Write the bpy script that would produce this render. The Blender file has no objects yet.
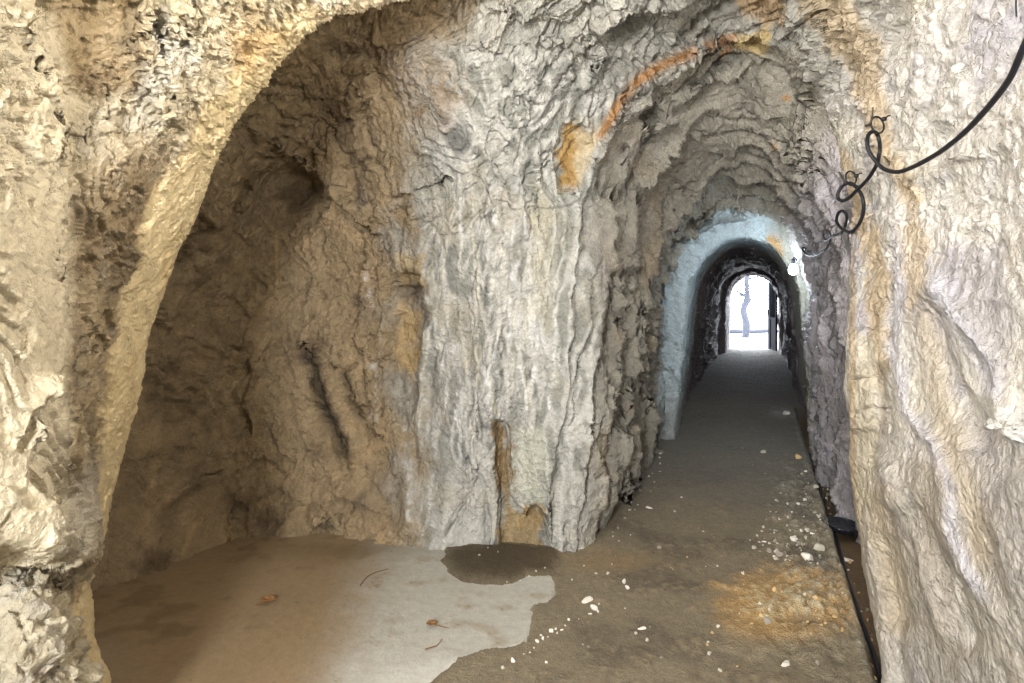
import bpy, math, random
import numpy as np

# ---------------------------------------------------------------- camera model
F, CX, CY, H = 683.0, 512.0, 292.0, 1.6          # focal length (px), principal point, eye height
AX = math.radians(20.0)                          # the tunnel runs 20 degrees to the right
SA, CA = math.sin(AX), math.cos(AX)
C = bpy.context.scene.collection
rng = random.Random(7)
RES = 1.0
ALB = 0.64


def P(px, py, Y):
    return ((px - CX) / F * Y, Y, H - (py - CY) / F * Y)


def FP(px, py):
    Y = H * F / (py - CY)
    return ((px - CX) / F * Y, Y)


def ST(s, t, z):
    return (s * SA + t * CA, s * CA - t * SA, z)


def proj(p):
    Y = np.maximum(p[:, 1], 0.25)
    return CX + F * p[:, 0] / Y, CY + F * (H - p[:, 2]) / Y


def lin(r, g, b):
    c = np.array([r, g, b], float) / 255.0
    return np.where(c <= 0.04045, c / 12.92, ((c + 0.055) / 1.055) ** 2.4)


def sst(x, a, b):
    u = np.clip((x - a) / (b - a), 0, 1)
    return u * u * (3 - 2 * u)


# ---------------------------------------------------------------- noise
def _hash(ix, iy, iz, seed):
    h = (ix.astype(np.uint32) * np.uint32(374761393) + iy.astype(np.uint32) * np.uint32(668265263)
         + iz.astype(np.uint32) * np.uint32(2147483647 ^ 0x5bd1e995) + np.uint32(seed * 1013904223 & 0xffffffff))
    h = (h ^ (h >> np.uint32(13))) * np.uint32(1274126177)
    h = (h ^ (h >> np.uint32(16))) * np.uint32(2246822519)
    return h ^ (h >> np.uint32(15))


def noise(p, seed=0):
    """gradient noise, about -1..1"""
    p = p.astype(np.float32)
    i = np.floor(p)
    f = p - i
    i = i.astype(np.int64)
    u = f * f * f * (f * (f * 6 - 15) + 10)
    out = 0
    for dx in (0, 1):
        wx = u[:, 0] if dx else 1 - u[:, 0]
        for dy in (0, 1):
            wy = u[:, 1] if dy else 1 - u[:, 1]
            for dz in (0, 1):
                wz = u[:, 2] if dz else 1 - u[:, 2]
                h = _hash(i[:, 0] + dx, i[:, 1] + dy, i[:, 2] + dz, seed)
                gx = (h & np.uint32(1023)).astype(np.float32) / 511.5 - 1
                gy = ((h >> np.uint32(10)) & np.uint32(1023)).astype(np.float32) / 511.5 - 1
                gz = ((h >> np.uint32(20)) & np.uint32(1023)).astype(np.float32) / 511.5 - 1
                out = out + wx * wy * wz * (gx * (f[:, 0] - dx) + gy * (f[:, 1] - dy) + gz * (f[:, 2] - dz))
    return out * 1.35


def fbm(p, octaves=4, seed=0, gain=0.5):
    a, o, k = 1.0, 0, 1.0
    for n in range(octaves):
        o = o + a * noise(p * k + 17.3 * n, seed + n)
        a *= gain
        k *= 2.03
    return o


def facets(p, seed=0, tilt=1.0):
    """broken-rock facets: a random tilted plane per cell; returns height and distance to the cell border"""
    p = p.astype(np.float32)
    i = np.floor(p).astype(np.int64)
    f = p - i
    n = len(p)
    d1 = np.full(n, 9.0, np.float32)
    d2 = np.full(n, 9.0, np.float32)
    hh = np.zeros(n, np.float32)
    for dx in (-1, 0, 1):
        for dy in (-1, 0, 1):
            for dz in (-1, 0, 1):
                h = _hash(i[:, 0] + dx, i[:, 1] + dy, i[:, 2] + dz, seed)
                r = [dx + (h & np.uint32(1023)).astype(np.float32) / 1023 - f[:, 0],
                     dy + ((h >> np.uint32(10)) & np.uint32(1023)).astype(np.float32) / 1023 - f[:, 1],
                     dz + ((h >> np.uint32(20)) & np.uint32(1023)).astype(np.float32) / 1023 - f[:, 2]]
                d = np.sqrt(r[0] ** 2 + r[1] ** 2 + r[2] ** 2)
                h2 = (h ^ (h >> np.uint32(7))) * np.uint32(2654435761)
                t = [(h2 & np.uint32(1023)).astype(np.float32) / 511.5 - 1,
                     ((h2 >> np.uint32(10)) & np.uint32(1023)).astype(np.float32) / 511.5 - 1,
                     ((h2 >> np.uint32(20)) & np.uint32(1023)).astype(np.float32) / 511.5 - 1]
                val = tilt * (r[0] * t[0] + r[1] * t[1] + r[2] * t[2]) + t[0] * 0.6
                c = d < d1
                d2 = np.where(c, d1, np.minimum(d2, d))
                hh = np.where(c, val, hh)
                d1 = np.where(c, d, d1)
    return hh, d2 - d1


def dpoly(px, py, pts, lim=60.0):
    """distance (px) to a polyline, signed side, parameter along it 0..1 (only near it; far = 1e3)"""
    pts = np.array(pts, float)
    best = np.full(len(px), 1e3)
    side = np.zeros(len(px))
    par = np.zeros(len(px))
    lo, hi = pts[:, :2].min(0) - lim, pts[:, :2].max(0) + lim
    m = np.where((px > lo[0]) & (px < hi[0]) & (py > lo[1]) & (py < hi[1]))[0]
    if len(m) == 0:
        return best, side, par
    x, y = px[m], py[m]
    b, sd, pr = best[m], side[m], par[m]
    n = len(pts) - 1
    for k in range(n):
        a, c = pts[k, :2], pts[k + 1, :2]
        v = c - a
        L2 = max(v @ v, 1e-6)
        u = np.clip(((x - a[0]) * v[0] + (y - a[1]) * v[1]) / L2, 0, 1)
        ex, ey = x - a[0] - u * v[0], y - a[1] - u * v[1]
        d = np.sqrt(ex * ex + ey * ey)
        q = d < b
        b = np.where(q, d, b)
        sd = np.where(q, np.sign(v[0] * ey - v[1] * ex), sd)
        pr = np.where(q, (k + u) / n, pr)
    best[m], side[m], par[m] = b, sd, pr
    return best, side, par


def inpoly(px, py, pts):
    """signed distance-like mask: True inside the polygon"""
    ins = np.zeros(len(px), bool)
    n = len(pts)
    for k in range(n):
        x1, y1 = pts[k]
        x2, y2 = pts[(k + 1) % n]
        if y1 == y2:
            continue
        c = ((y1 > py) != (y2 > py)) & (px < (x2 - x1) * (py - y1) / (y2 - y1) + x1)
        ins ^= c
    return ins


def sdpoly(px, py, pts, lim=80):
    d, _, _ = dpoly(px, py, list(pts) + [pts[0]], lim)
    ins = inpoly(px, py, pts)
    return np.where(ins, d, -d)


# ---------------------------------------------------------------- mesh helpers
def mesh_from(name, verts, faces, mats=(), col=None, smooth=True):
    me = bpy.data.meshes.new(name)
    verts = np.asarray(verts, np.float32)
    faces = np.asarray(faces, np.int32)
    me.vertices.add(len(verts))
    me.vertices.foreach_set('co', verts.ravel())
    k = faces.shape[1]
    me.loops.add(faces.size)
    me.loops.foreach_set('vertex_index', faces.ravel())
    me.polygons.add(len(faces))
    me.polygons.foreach_set('loop_start', np.arange(len(faces), dtype=np.int32) * k)
    me.polygons.foreach_set('loop_total', np.full(len(faces), k, np.int32))
    me.polygons.foreach_set('use_smooth', np.full(len(faces), smooth))
    me.update(calc_edges=True)
    if col is not None:
        at = me.color_attributes.new('Col', 'FLOAT_COLOR', 'POINT')
        at.data.foreach_set('color', np.asarray(col, np.float32).ravel())
    for m in mats:
        me.materials.append(m)
    return me


def link(name, me, parent=None, **props):
    o = bpy.data.objects.new(name, me)
    C.objects.link(o)
    if parent:
        o.parent = parent
    for k, v in props.items():
        o[k] = v
    return o


def empty(name, loc, label, cat, group=None):
    o = link(name, None)
    o.location = loc
    o.empty_display_size = 0.05
    o['label'] = label
    o['category'] = cat
    if group:
        o['group'] = group
    return o


def cr(ctrl, par, axis):
    """Catmull-Rom along an axis of a control array at parameters par"""
    ctrl = np.moveaxis(ctrl, axis, 0)
    n = len(ctrl)
    i = np.clip(np.floor(par).astype(int), 0, n - 2)
    u = (par - i).reshape((-1,) + (1,) * (ctrl.ndim - 1))
    p0, p1, p2, p3 = (ctrl[np.clip(i + k, 0, n - 1)] for k in (-1, 0, 1, 2))
    # Catmull-Rom with a little tension
    T = 0.42
    m1, m2 = T * (p2 - p0), T * (p3 - p1)
    out = (2 * u ** 3 - 3 * u ** 2 + 1) * p1 + (u ** 3 - 2 * u ** 2 + u) * m1 + (-2 * u ** 3 + 3 * u ** 2) * p2 + (u ** 3 - u ** 2) * m2
    return np.moveaxis(out, 0, axis)


def dens(counts):
    out = [np.linspace(k, k + 1, max(2, int(c * RES)), endpoint=False) for k, c in enumerate(counts)]
    return np.concatenate(out + [np.array([float(len(counts))])])


def loft(ctrl, rows, cols):
    """ctrl [R,C,3] -> dense grid; returns points [NR,NC,3] and the parameters"""
    r, c = dens(rows), dens(cols)
    g = cr(cr(ctrl, r, 0), c, 1)
    rr, cc = np.meshgrid(r, c, indexing='ij')
    return g, rr, cc


def grid_normals(g):
    dr = np.gradient(g, axis=0)
    dc = np.gradient(g, axis=1)
    n = np.cross(dr, dc)
    n /= np.maximum(np.linalg.norm(n, axis=2, keepdims=True), 1e-9)
    return n


def grid_faces(nr, nc, flip=False):
    a = (np.arange(nr - 1)[:, None] * nc + np.arange(nc - 1)[None, :]).ravel()
    q = np.stack([a, a + 1, a + nc + 1, a + nc], 1)
    return q[:, ::-1] if flip else q


def sub_mesh(name, g, col, mat, r0, r1, c0, c1, flip=False, **props):
    v = g[r0:r1 + 1, c0:c1 + 1]
    k = col[r0:r1 + 1, c0:c1 + 1]
    nr, nc = v.shape[:2]
    me = mesh_from(name, v.reshape(-1, 3), grid_faces(nr, nc, flip), [mat], k.reshape(-1, 4))
    return link(name, me, **props)


# ---------------------------------------------------------------- materials
class N:
    def __init__(self, name):
        self.m = bpy.data.materials.new(name)
        self.m.use_nodes = True
        self.nt = self.m.node_tree
        self.nt.nodes.clear()
        self.out = self.add('ShaderNodeOutputMaterial')
        self.b = self.add('ShaderNodeBsdfPrincipled')
        self.l(self.b.outputs[0], self.out.inputs[0])

    def add(self, t, **kw):
        n = self.nt.nodes.new(t)
        for k, v in kw.items():
            setattr(n, k, v)
        return n

    def l(self, a, b):
        self.nt.links.new(a, b)

    def tex(self, scale, detail=6, rough=0.6, vec=None, dist=0.0):
        t = self.add('ShaderNodeTexNoise')
        t.inputs['Scale'].default_value = scale
        t.inputs['Detail'].default_value = detail
        t.inputs['Roughness'].default_value = rough
        t.inputs['Distortion'].default_value = dist
        if vec:
            self.l(vec, t.inputs['Vector'])
        return t

    def math(self, op, a, b=None):
        n = self.add('ShaderNodeMath', operation=op)
        for i, v in enumerate((a, b)):
            if v is None:
                continue
            if hasattr(v, 'is_output'):
                self.l(v, n.inputs[i])
            else:
                n.inputs[i].default_value = v
        return n.outputs[0]

    def ramp(self, fac, stops):
        n = self.add('ShaderNodeValToRGB')
        e = n.color_ramp.elements
        while len(e) < len(stops):
            e.new(0.5)
        for k, (p, c) in enumerate(stops):
            e[k].position = p
            e[k].color = (*c, 1)
        self.l(fac, n.inputs[0])
        return n.outputs[0]

    def mix(self, fac, a, b, mode='MIX'):
        n = self.add('ShaderNodeMix', data_type='RGBA', blend_type=mode)
        for s, v in ((n.inputs[0], fac), (n.inputs[6], a), (n.inputs[7], b)):
            if hasattr(v, 'is_output'):
                self.l(v, s)
            elif isinstance(v, (int, float)):
                s.default_value = v
            else:
                s.default_value = (*v, 1)
        return n.outputs[2]


def rock_material(name, fine=60.0, bump=0.9, rough=0.75, dark=0.5, light=1.3, spec=0.35, dist=0.02, strata=None, chips=0.6):
    n = N(name)
    pos = n.add('ShaderNodeNewGeometry').outputs['Position']
    att = n.add('ShaderNodeAttribute', attribute_name='Col')
    t1 = n.tex(fine, 8, 0.7, pos)
    t2 = n.tex(fine * 0.22, 6, 0.65, pos, 0.6)
    var = n.math('ADD', n.math('MULTIPLY', t1.outputs[0], 0.55), n.math('MULTIPLY', t2.outputs[0], 0.45))
    v = n.ramp(var, [(0.24, (dark * ALB,) * 3), (0.5, (ALB,) * 3), (0.74, (light * ALB,) * 3)])
    col = n.mix(1.0, att.outputs['Color'], v, 'MULTIPLY')
    n.l(col, n.b.inputs['Base Color'])
    # gloss from the attribute's alpha (wet rock)
    wet = att.outputs['Alpha']
    r = n.math('SUBTRACT', rough, n.math('MULTIPLY', wet, 0.5))
    n.l(r, n.b.inputs['Roughness'])
    n.b.inputs['Specular IOR Level'].default_value = spec
    vec = pos
    if strata:                       # bedding: finer across the tunnel's axis than along the layers
        mp = n.add('ShaderNodeMapping', vector_type='POINT')
        mp.inputs['Rotation'].default_value = (0, 0, AX)
        mp.inputs['Scale'].default_value = strata
        n.l(pos, mp.inputs['Vector'])
        vec = mp.outputs[0]
    t3 = n.tex(fine * 0.55, 9, 0.68, vec, 0.4)
    # small broken chips: a warped cell pattern, and thin ragged cracks
    wn = n.tex(fine * 0.15, 4, 0.6, vec)
    wv = n.add('ShaderNodeVectorMath', operation='MULTIPLY_ADD')
    n.l(wn.outputs['Color'], wv.inputs[0])
    wv.inputs[1].default_value = (0.10, 0.10, 0.10)
    n.l(vec, wv.inputs[2])
    vo = n.add('ShaderNodeTexVoronoi', feature='F1')
    vo.inputs['Scale'].default_value = fine * 0.42
    vo.inputs['Detail'].default_value = 1.5
    n.l(wv.outputs[0], vo.inputs['Vector'])
    cn = n.tex(fine * 0.16, 5, 0.55, wv.outputs[0])
    ck = n.math('ABSOLUTE', n.math('SUBTRACT', cn.outputs[0], 0.5))
    ck = n.math('MINIMUM', n.math('MULTIPLY', ck, 40.0), 1.0)
    bh = n.math('ADD', n.math('MULTIPLY', t3.outputs[0], 0.6), n.math('MULTIPLY', t1.outputs[0], 0.25))
    bh = n.math('ADD', bh, n.math('MULTIPLY', vo.outputs['Distance'], chips))
    bh = n.math('ADD', bh, n.math('MULTIPLY', ck, 0.35 * chips))
    bp = n.add('ShaderNodeBump')
    bp.inputs['Strength'].default_value = bump
    bp.inputs['Distance'].default_value = dist
    n.l(bh, bp.inputs['Height'])
    n.l(bp.outputs[0], n.b.inputs['Normal'])
    return n.m


def plain(name, c, rough=0.6, metal=0.0, var=0.25, scale=40.0, bump=0.15, spec=0.5):
    n = N(name)
    pos = n.add('ShaderNodeTexCoord').outputs['Object']
    t = n.tex(scale, 5, 0.6, pos)
    c = np.asarray(c)
    n.l(n.ramp(t.outputs[0], [(0.3, tuple(c * (1 - var))), (0.7, tuple(np.minimum(c * (1 + var), 1)))]), n.b.inputs['Base Color'])
    n.b.inputs['Roughness'].default_value = rough
    n.b.inputs['Metallic'].default_value = metal
    n.b.inputs['Specular IOR Level'].default_value = spec
    bp = n.add('ShaderNodeBump')
    bp.inputs['Strength'].default_value = bump
    bp.inputs['Distance'].default_value = 0.004
    n.l(t.outputs[0], bp.inputs['Height'])
    n.l(bp.outputs[0], n.b.inputs['Normal'])
    return n.m


def mixc(base, c, m):
    m = np.clip(m, 0, 1)[:, None]
    return base * (1 - m) + np.asarray(c) * m

# ---------------------------------------------------------------- the rock of chamber and tunnel, one continuous sheet
def floor_row(pts):
    out = []
    for x, y in pts:
        X, Y = FP(x, y)
        out.append((X, Y, -0.12))
    return out


def row(pts):
    return [P(*p) for p in pts]


ROWS = [
    floor_row([(590, 549), (560, 554), (502, 552), (441, 551), (390, 546), (300, 541), (240, 548), (150, 582), (60, 625)]),
    row([(581, 470, 4.30), (548, 470, 4.20), (500, 470, 4.25), (445, 470, 4.30), (392, 470, 4.50), (300, 465, 4.65), (235, 465, 4.60), (140, 480, 4.1), (40, 490, 3.6)]),
    row([(575, 380, 4.32), (540, 380, 4.20), (495, 380, 4.22), (445, 380, 4.32), (388, 380, 4.65), (300, 375, 4.85), (235, 380, 4.75), (150, 385, 4.3), (60, 390, 3.6)]),
    row([(573, 290, 4.30), (538, 290, 4.20), (490, 290, 4.18), (440, 290, 4.30), (385, 290, 4.65), (300, 285, 4.95), (240, 290, 4.80), (170, 290, 4.3), (90, 290, 3.6)]),
    row([(576, 210, 4.30), (538, 205, 4.15), (490, 205, 4.08), (440, 200, 4.18), (380, 200, 4.50), (300, 198, 4.95), (250, 200, 4.70), (200, 200, 4.2), (140, 200, 3.6)]),
    row([(594, 145, 4.28), (555, 130, 4.08), (505, 125, 3.92), (450, 120, 3.98), (390, 118, 4.25), (320, 115, 4.60), (275, 110, 4.40), (230, 110, 4.0), (180, 100, 3.5)]),
    row([(635, 92, 4.28), (600, 70, 4.00), (545, 55, 3.72), (480, 50, 3.68), (410, 52, 3.90), (345, 52, 4.10), (300, 50, 3.90), (265, 40, 3.7), (225, 30, 3.4)]),
    row([(700, 58, 4.28), (680, 28, 3.95), (640, 2, 3.60), (565, -15, 3.40), (490, -12, 3.45), (415, -5, 3.50), (355, -8, 3.40), (310, -15, 3.3), (270, -25, 3.2)]),
    row([(758, 44, 4.22), (757, 12, 3.85), (745, -22, 3.50), (715, -65, 3.10), (650, -105, 2.80), (545, -105, 2.78), (450, -90, 2.80), (385, -85, 2.85), (335, -85, 2.9)]),
    row([(797, 55, 3.95), (808, 22, 3.60), (822, -20, 3.20), (835, -80, 2.80), (835, -170, 2.40), (800, -260, 2.05), (700, -330, 1.8), (560, -380, 1.65), (420, -400, 1.6)]),
    row([(826, 130, 3.50), (848, 105, 3.12), (878, 60, 2.72), (910, 10, 2.40), (950, -50, 2.10), (1000, -130, 1.80), (1060, -240, 1.50), (1200, -420, 1.1), (1500, -800, 0.7)]),
    row([(845, 215, 3.20), (868, 205, 2.88), (900, 190, 2.56), (940, 165, 2.24), (985, 140, 1.95), (1040, 105, 1.65), (1130, 40, 1.28), (1320, -60, 0.88), (1900, -300, 0.45)]),
    row([(850, 300, 3.06), (873, 300, 2.76), (905, 298, 2.42), (945, 296, 2.11), (990, 294, 1.82), (1050, 292, 1.52), (1150, 285, 1.16), (1350, 270, 0.80), (1900, 240, 0.42)]),
    row([(851, 400, 3.00), (875, 402, 2.68), (908, 406, 2.36), (948, 410, 2.06), (992, 418, 1.78), (1052, 430, 1.48), (1150, 450, 1.14), (1350, 500, 0.79), (1900, 640, 0.42)]),
    row([(854, 510, 2.96), (879, 512, 2.62), (912, 518, 2.28), (952, 526, 1.98), (996, 538, 1.70), (1056, 560, 1.42), (1150, 600, 1.10), (1350, 700, 0.77), (1900, 1000, 0.42)]),
    floor_row([(893, 712), (930, 745), (975, 800), (1020, 860), (1075, 940), (1150, 1060), (1260, 1260), (1500, 1700), (1900, 2700)]),
]
# tunnel sections: s, left, right, spring height, top, splay of the legs
SECT = [
    (4.62, -1.03, 0.78, 1.95, 3.18, 0.02), (5.00, -1.02, 0.60, 1.86, 2.96, 0.02), (5.60, -1.01, 0.53, 1.76, 2.76, 0.02),
    (6.30, -1.03, 0.48, 1.66, 2.60, 0.02), (7.00, -1.05, 0.44, 1.58, 2.48, 0.02), (7.42, -1.04, 0.43, 1.52, 2.40, 0.02),
    (7.50, -0.77, 0.39, 1.36, 2.19, 0.07), (7.75, -0.75, 0.40, 1.35, 2.17, 0.08), (8.60, -0.80, 0.41, 1.37, 2.19, 0.09), (10.30, -0.87, 0.42, 1.40, 2.25, 0.10),
    (10.42, -1.00, 0.46, 1.48, 2.36, 0.06), (11.40, -1.02, 0.48, 1.46, 2.34, 0.05), (12.60, -0.92, 0.46, 1.44, 2.26, 0.05),
    (14.00, -1.00, 0.50, 1.42, 2.30, 0.05), (16.00, -0.94, 0.46, 1.40, 2.22, 0.04), (18.30, -0.96, 0.50, 1.38, 2.20, 0.04),
    (18.45, -0.84, 0.46, 1.35, 2.10, 0.02), (19.30, -0.80, 0.44, 1.33, 2.05, 0.01), (19.90, -0.78, 0.44, 1.33, 2.04, 0.01)]
PHI = [180, 158, 136, 115, 96, 80, 60, 38, 18, 0]


def section(s, tl, tr, zs, zt, sp):
    tc, a, b = (tl + tr) / 2, (tr - tl) / 2, zt - zs
    pts = [(tl - sp * 1.6, -0.12), (tl - sp, 0.33 * zs), (tl - sp * 0.4, 0.68 * zs)]
    for f in PHI:
        c, q = math.cos(math.radians(f)), math.sin(math.radians(f))
        pts.append((tc + a * c, zs + b * q))
    pts += [(tr + sp * 0.4, 0.68 * zs), (tr + sp, 0.33 * zs), (tr + sp * 1.6, -0.12)]
    return [ST(s, t, z) for t, z in pts]


cols = [[ROWS[r][c] for r in range(16)] for c in range(8, -1, -1)] + [section(*q) for q in SECT]
CTRL = np.array(cols).transpose(1, 0, 2)
RCNT = [62, 70, 74, 66, 60, 62, 60, 56, 44, 60, 70, 70, 80, 84, 110]
CCNT = [26, 44, 56, 58, 58, 58, 50, 46] + [34, 40, 46, 46, 36, 22, 16, 12, 26, 24, 14, 12, 12, 12, 12, 14, 6, 10, 6]
G, RR, CC = loft(CTRL, RCNT, CCNT)
NR, NC = RR.shape
rr, cc = RR.ravel(), CC.ravel()


def apply(G, d):
    n = -grid_normals(G)
    return G + n * d.reshape(G.shape[:2] + (1,))


class Field:
    """features along lines traced over the rock: each has its own place, width and depth on the surface"""

    def __init__(self, p, mask=None, jitter=3.0, jfreq=7.0):
        self.px, self.py = proj(p)
        self.depth = np.maximum(p[:, 1], 0.3)
        self.x = self.px + jitter * fbm(p * jfreq, 3, 91)
        self.y = self.py + jitter * fbm(p * jfreq, 3, 57)
        self.mask = np.ones(len(p)) if mask is None else mask
        self.d = np.zeros(len(p))

    def taper(self, par):
        return sst(par, -0.02, 0.12) * sst(1 - par, -0.02, 0.12)

    def groove(self, pts, w, h):
        d, s, par = dpoly(self.x, self.y, pts, 4 * w + 10)
        self.d -= self.mask * h * np.exp(-(d / w) ** 2) * self.taper(par)

    def ridge(self, pts, w, h):
        self.groove(pts, w, -h)

    def ledge(self, pts, w, h, edge=2.2):
        """raised towards the line on its left-hand side (walking along it, image up = up), dropping sharply across it"""
        d, s, par = dpoly(self.x, self.y, pts, 4 * w + 10)
        sd = d * s
        self.d += self.mask * h * np.where(sd < 0, np.exp(-d / w), np.exp(-d / edge) - 0.45 * np.exp(-d / (0.5 * w)) * (1 - np.exp(-d / edge))) * self.taper(par)

    def blob(self, x, y, rx, ry, h, rot=0):
        c, s = math.cos(math.radians(rot)), math.sin(math.radians(rot))
        dx, dy = self.x - x, self.y - y
        u, v = (dx * c + dy * s) / rx, (-dx * s + dy * c) / ry
        self.d += self.mask * h * np.exp(-(u * u + v * v))

    def poly(self, pts, soft, h):
        self.d += self.mask * h * sst(sdpoly(self.x, self.y, pts), -soft, soft)


# region weights
tun = sst(cc, 7.9, 8.5)
front = 1 - tun
rightw = sst(rr, 9.0, 10.2) * front
leftw = (1 - sst(rr, 5.6, 6.6)) * front
topw = np.clip(front - rightw - leftw, 0, 1)

# --- large features on the control surface
p = G.reshape(-1, 3)
fa = Field(p, sst(cc, 0.6, 1.2) * (1 - sst(cc, 14.6, 15.0)), 3.0, 6.0)
LEDGES = [
    ([(551, 556), (549, 500), (549, 470), (556, 400), (560, 330), (566, 260), (572, 210), (585, 165), (610, 125), (645, 92), (690, 66)], 14, 0.06),
    ([(576, 548), (572, 480), (573, 400), (577, 330), (586, 270), (592, 220), (604, 180), (625, 145), (650, 118), (690, 88), (735, 72)], 14, 0.12),
    ([(602, 540), (607, 486), (592, 412), (599, 340), (602, 300), (613, 250), (616, 215), (630, 182), (657, 150), (702, 122)], 14, 0.15),
    ([(634, 508), (618, 470), (610, 392), (623, 340), (628, 290), (642, 240), (657, 215), (682, 187), (722, 162)], 12, 0.17),
    ([(650, 486), (644, 440), (634, 380), (638, 330), (648, 285), (664, 250), (692, 215), (732, 194)], 9, 0.15),
    ([(656, 470), (656, 400), (650, 350), (658, 300), (668, 268), (690, 240), (720, 224), (760, 216)], 6, 0.10),
]
for pts, w, h in LEDGES:
    fa.ledge(pts, w, 1.12 * h, 3.0)
for pts, w, h in [
        ([(799, 78), (797, 120), (786, 160)], 9, 0.04), ([(808, 96), (806, 140), (790, 190)], 8, 0.04), ([(820, 135), (812, 165), (800, 196)], 7, 0.03),
        ([(700, 250), (725, 228), (760, 222)], 6, 0.03)]:
    fa.ledge(pts, w, h)
# niche: hollow, edges and cracks
fa.blob(297, 192, 22, 16, -0.16)
fa.blob(285, 215, 30, 12, -0.08)
fa.ledge([(250, 128), (280, 150), (306, 166), (330, 190), (349, 208), (382, 242)], 16, 0.07)
fa.groove([(312, 128), (318, 146), (307, 165)], 2.5, 0.05)
fa.groove([(268, 90), (300, 95), (330, 101)], 2.2, 0.06)
fa.groove([(250, 183), (252, 205)], 2.5, 0.07)
fa.groove([(376, 163), (384, 182), (388, 203)], 2.5, 0.05)
fa.groove([(388, 203), (410, 196), (440, 190), (450, 178)], 3, 0.05)
fa.groove([(305, 345), (314, 371), (322, 397), (335, 429), (342, 450), (350, 480)], 5, 0.12)
fa.groove([(312, 312), (309, 338), (306, 346)], 3, 0.06)
fa.groove([(343, 371), (350, 397), (367, 418), (372, 440)], 3.5, 0.07)
fa.groove([(326, 362), (342, 371), (356, 362)], 2.5, 0.05)
fa.ledge([(250, 352), (252, 380), (242, 405), (246, 436)], 10, 0.06)
fa.groove([(243, 412), (248, 434)], 2.5, 0.07)
fa.groove([(95, 470), (170, 450), (220, 462), (260, 452)], 2.5, 0.025)
fa.groove([(241, 545), (243, 505), (250, 488)], 2.2, 0.05)
fa.groove([(310, 535), (345, 515), (352, 500)], 2.2, 0.035)
fa.blob(215, 400, 60, 50, 0.05)
fa.blob(300, 420, 40, 60, 0.06)
fa.poly([(362, 262), (384, 262), (389, 320), (391, 372), (384, 440), (372, 430), (369, 380), (359, 339), (360, 300)], 4, 0.06)
fa.poly([(394, 270), (424, 275), (426, 320), (420, 360), (405, 395), (394, 385), (392, 330)], 5, -0.09)
fa.ridge([(423, 262), (430, 285), (436, 313), (431, 339), (421, 379), (422, 420), (428, 470)], 6, 0.055)
fa.ridge([(399, 420), (407, 470), (412, 540)], 9, 0.04)
fa.ledge([(442, 262), (446, 300), (436, 340)], 8, 0.03)
fa.groove([(390, 292), (408, 288), (424, 286)], 3, 0.05)
# pillar: flutes, crack and the ochre hollow at its foot
fa.groove([(493, 441), (477, 473), (465, 503), (456, 516), (444, 540)], 2.4, 0.05)
fa.ledge([(560, 430), (562, 380), (570, 330), (575, 280), (582, 240)], 7, 0.06)
fa.ledge([(590, 520), (588, 480), (580, 440), (585, 400)], 8, 0.07)
fa.ledge([(618, 520), (612, 500), (598, 470)], 7, 0.06)
fa.poly([(492, 418), (506, 424), (511, 470), (509, 492), (522, 520), (534, 508), (545, 520), (552, 562), (498, 562), (502, 500), (495, 470)], 3, -0.09)
fa.groove([(499, 425), (502, 477), (501, 520)], 2.0, 0.03)
fa.ridge([(487, 240), (492, 320), (486, 400), (490, 430)], 7, 0.035)
fa.ridge([(515, 170), (526, 230), (535, 300), (528, 360)], 8, 0.03)
fa.ledge([(540, 140), (532, 200), (545, 260)], 10, 0.03)
fa.groove([(500, 120), (492, 150), (512, 180), (516, 210)], 5, 0.035)
fa.groove([(470, 150), (492, 180), (505, 215)], 5, 0.03)
fa.poly([(562, 128), (574, 122), (585, 128), (588, 150), (576, 160), (572, 190), (562, 186), (558, 160)], 3, -0.05)
# ceiling of the chamber
fa.ledge([(600, 45), (588, 68), (577, 90)], 12, 0.07)
fa.ledge([(600, 130), (625, 92), (665, 68), (700, 56), (735, 40)], 10, 0.06)
fa.ledge([(480, 10), (540, 20), (600, 8), (660, 12), (700, 5)], 20, 0.03, 6)
fa.groove([(505, 45), (540, 30), (580, 35)], 4, 0.04)
fa.ledge([(430, 62), (480, 48), (500, 60)], 14, 0.02, 5)
# right wall: long slanting folds
fa.ridge([(928, 271), (951, 311), (985, 358), (994, 402), (1010, 450)], 11, 0.035)
fa.groove([(921, 300), (934, 362), (951, 405), (970, 450)], 8, 0.03)
fa.ridge([(898, 215), (898, 300), (894, 348), (906, 410), (935, 446), (946, 483), (952, 537), (968, 574), (993, 607), (1012, 640)], 8, 0.024)
fa.ridge([(870, 430), (894, 475), (908, 516), (927, 566), (939, 615), (950, 660)], 6, 0.026)
fa.groove([(905, 500), (925, 540), (950, 590), (975, 660)], 14, 0.03)
fa.groove([(872, 300), (878, 380), (884, 430), (868, 470)], 6, 0.03)
fa.groove([(886, 240), (887, 330), (890, 360)], 5, 0.03)
fa.groove([(880, 500), (890, 560), (905, 640)], 9, 0.018)
fa.ridge([(882, 520), (870, 560), (884, 600)], 8, 0.02)
fa.ledge([(855, 90), (880, 150), (920, 200)], 12, 0.03)
fa.ledge([(955, 160), (980, 156)], 7, 0.03)
fa.ridge([(1008, 418), (1016, 432), (1012, 448)], 10, 0.04)
fa.poly([(855, 330), (880, 335), (876, 430), (856, 432)], 3, 0.03)
fa.groove([(856, 380), (880, 377)], 2, 0.03)
fa.groove([(858, 412), (882, 408)], 2, 0.02)
G = apply(G, fa.d)

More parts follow.
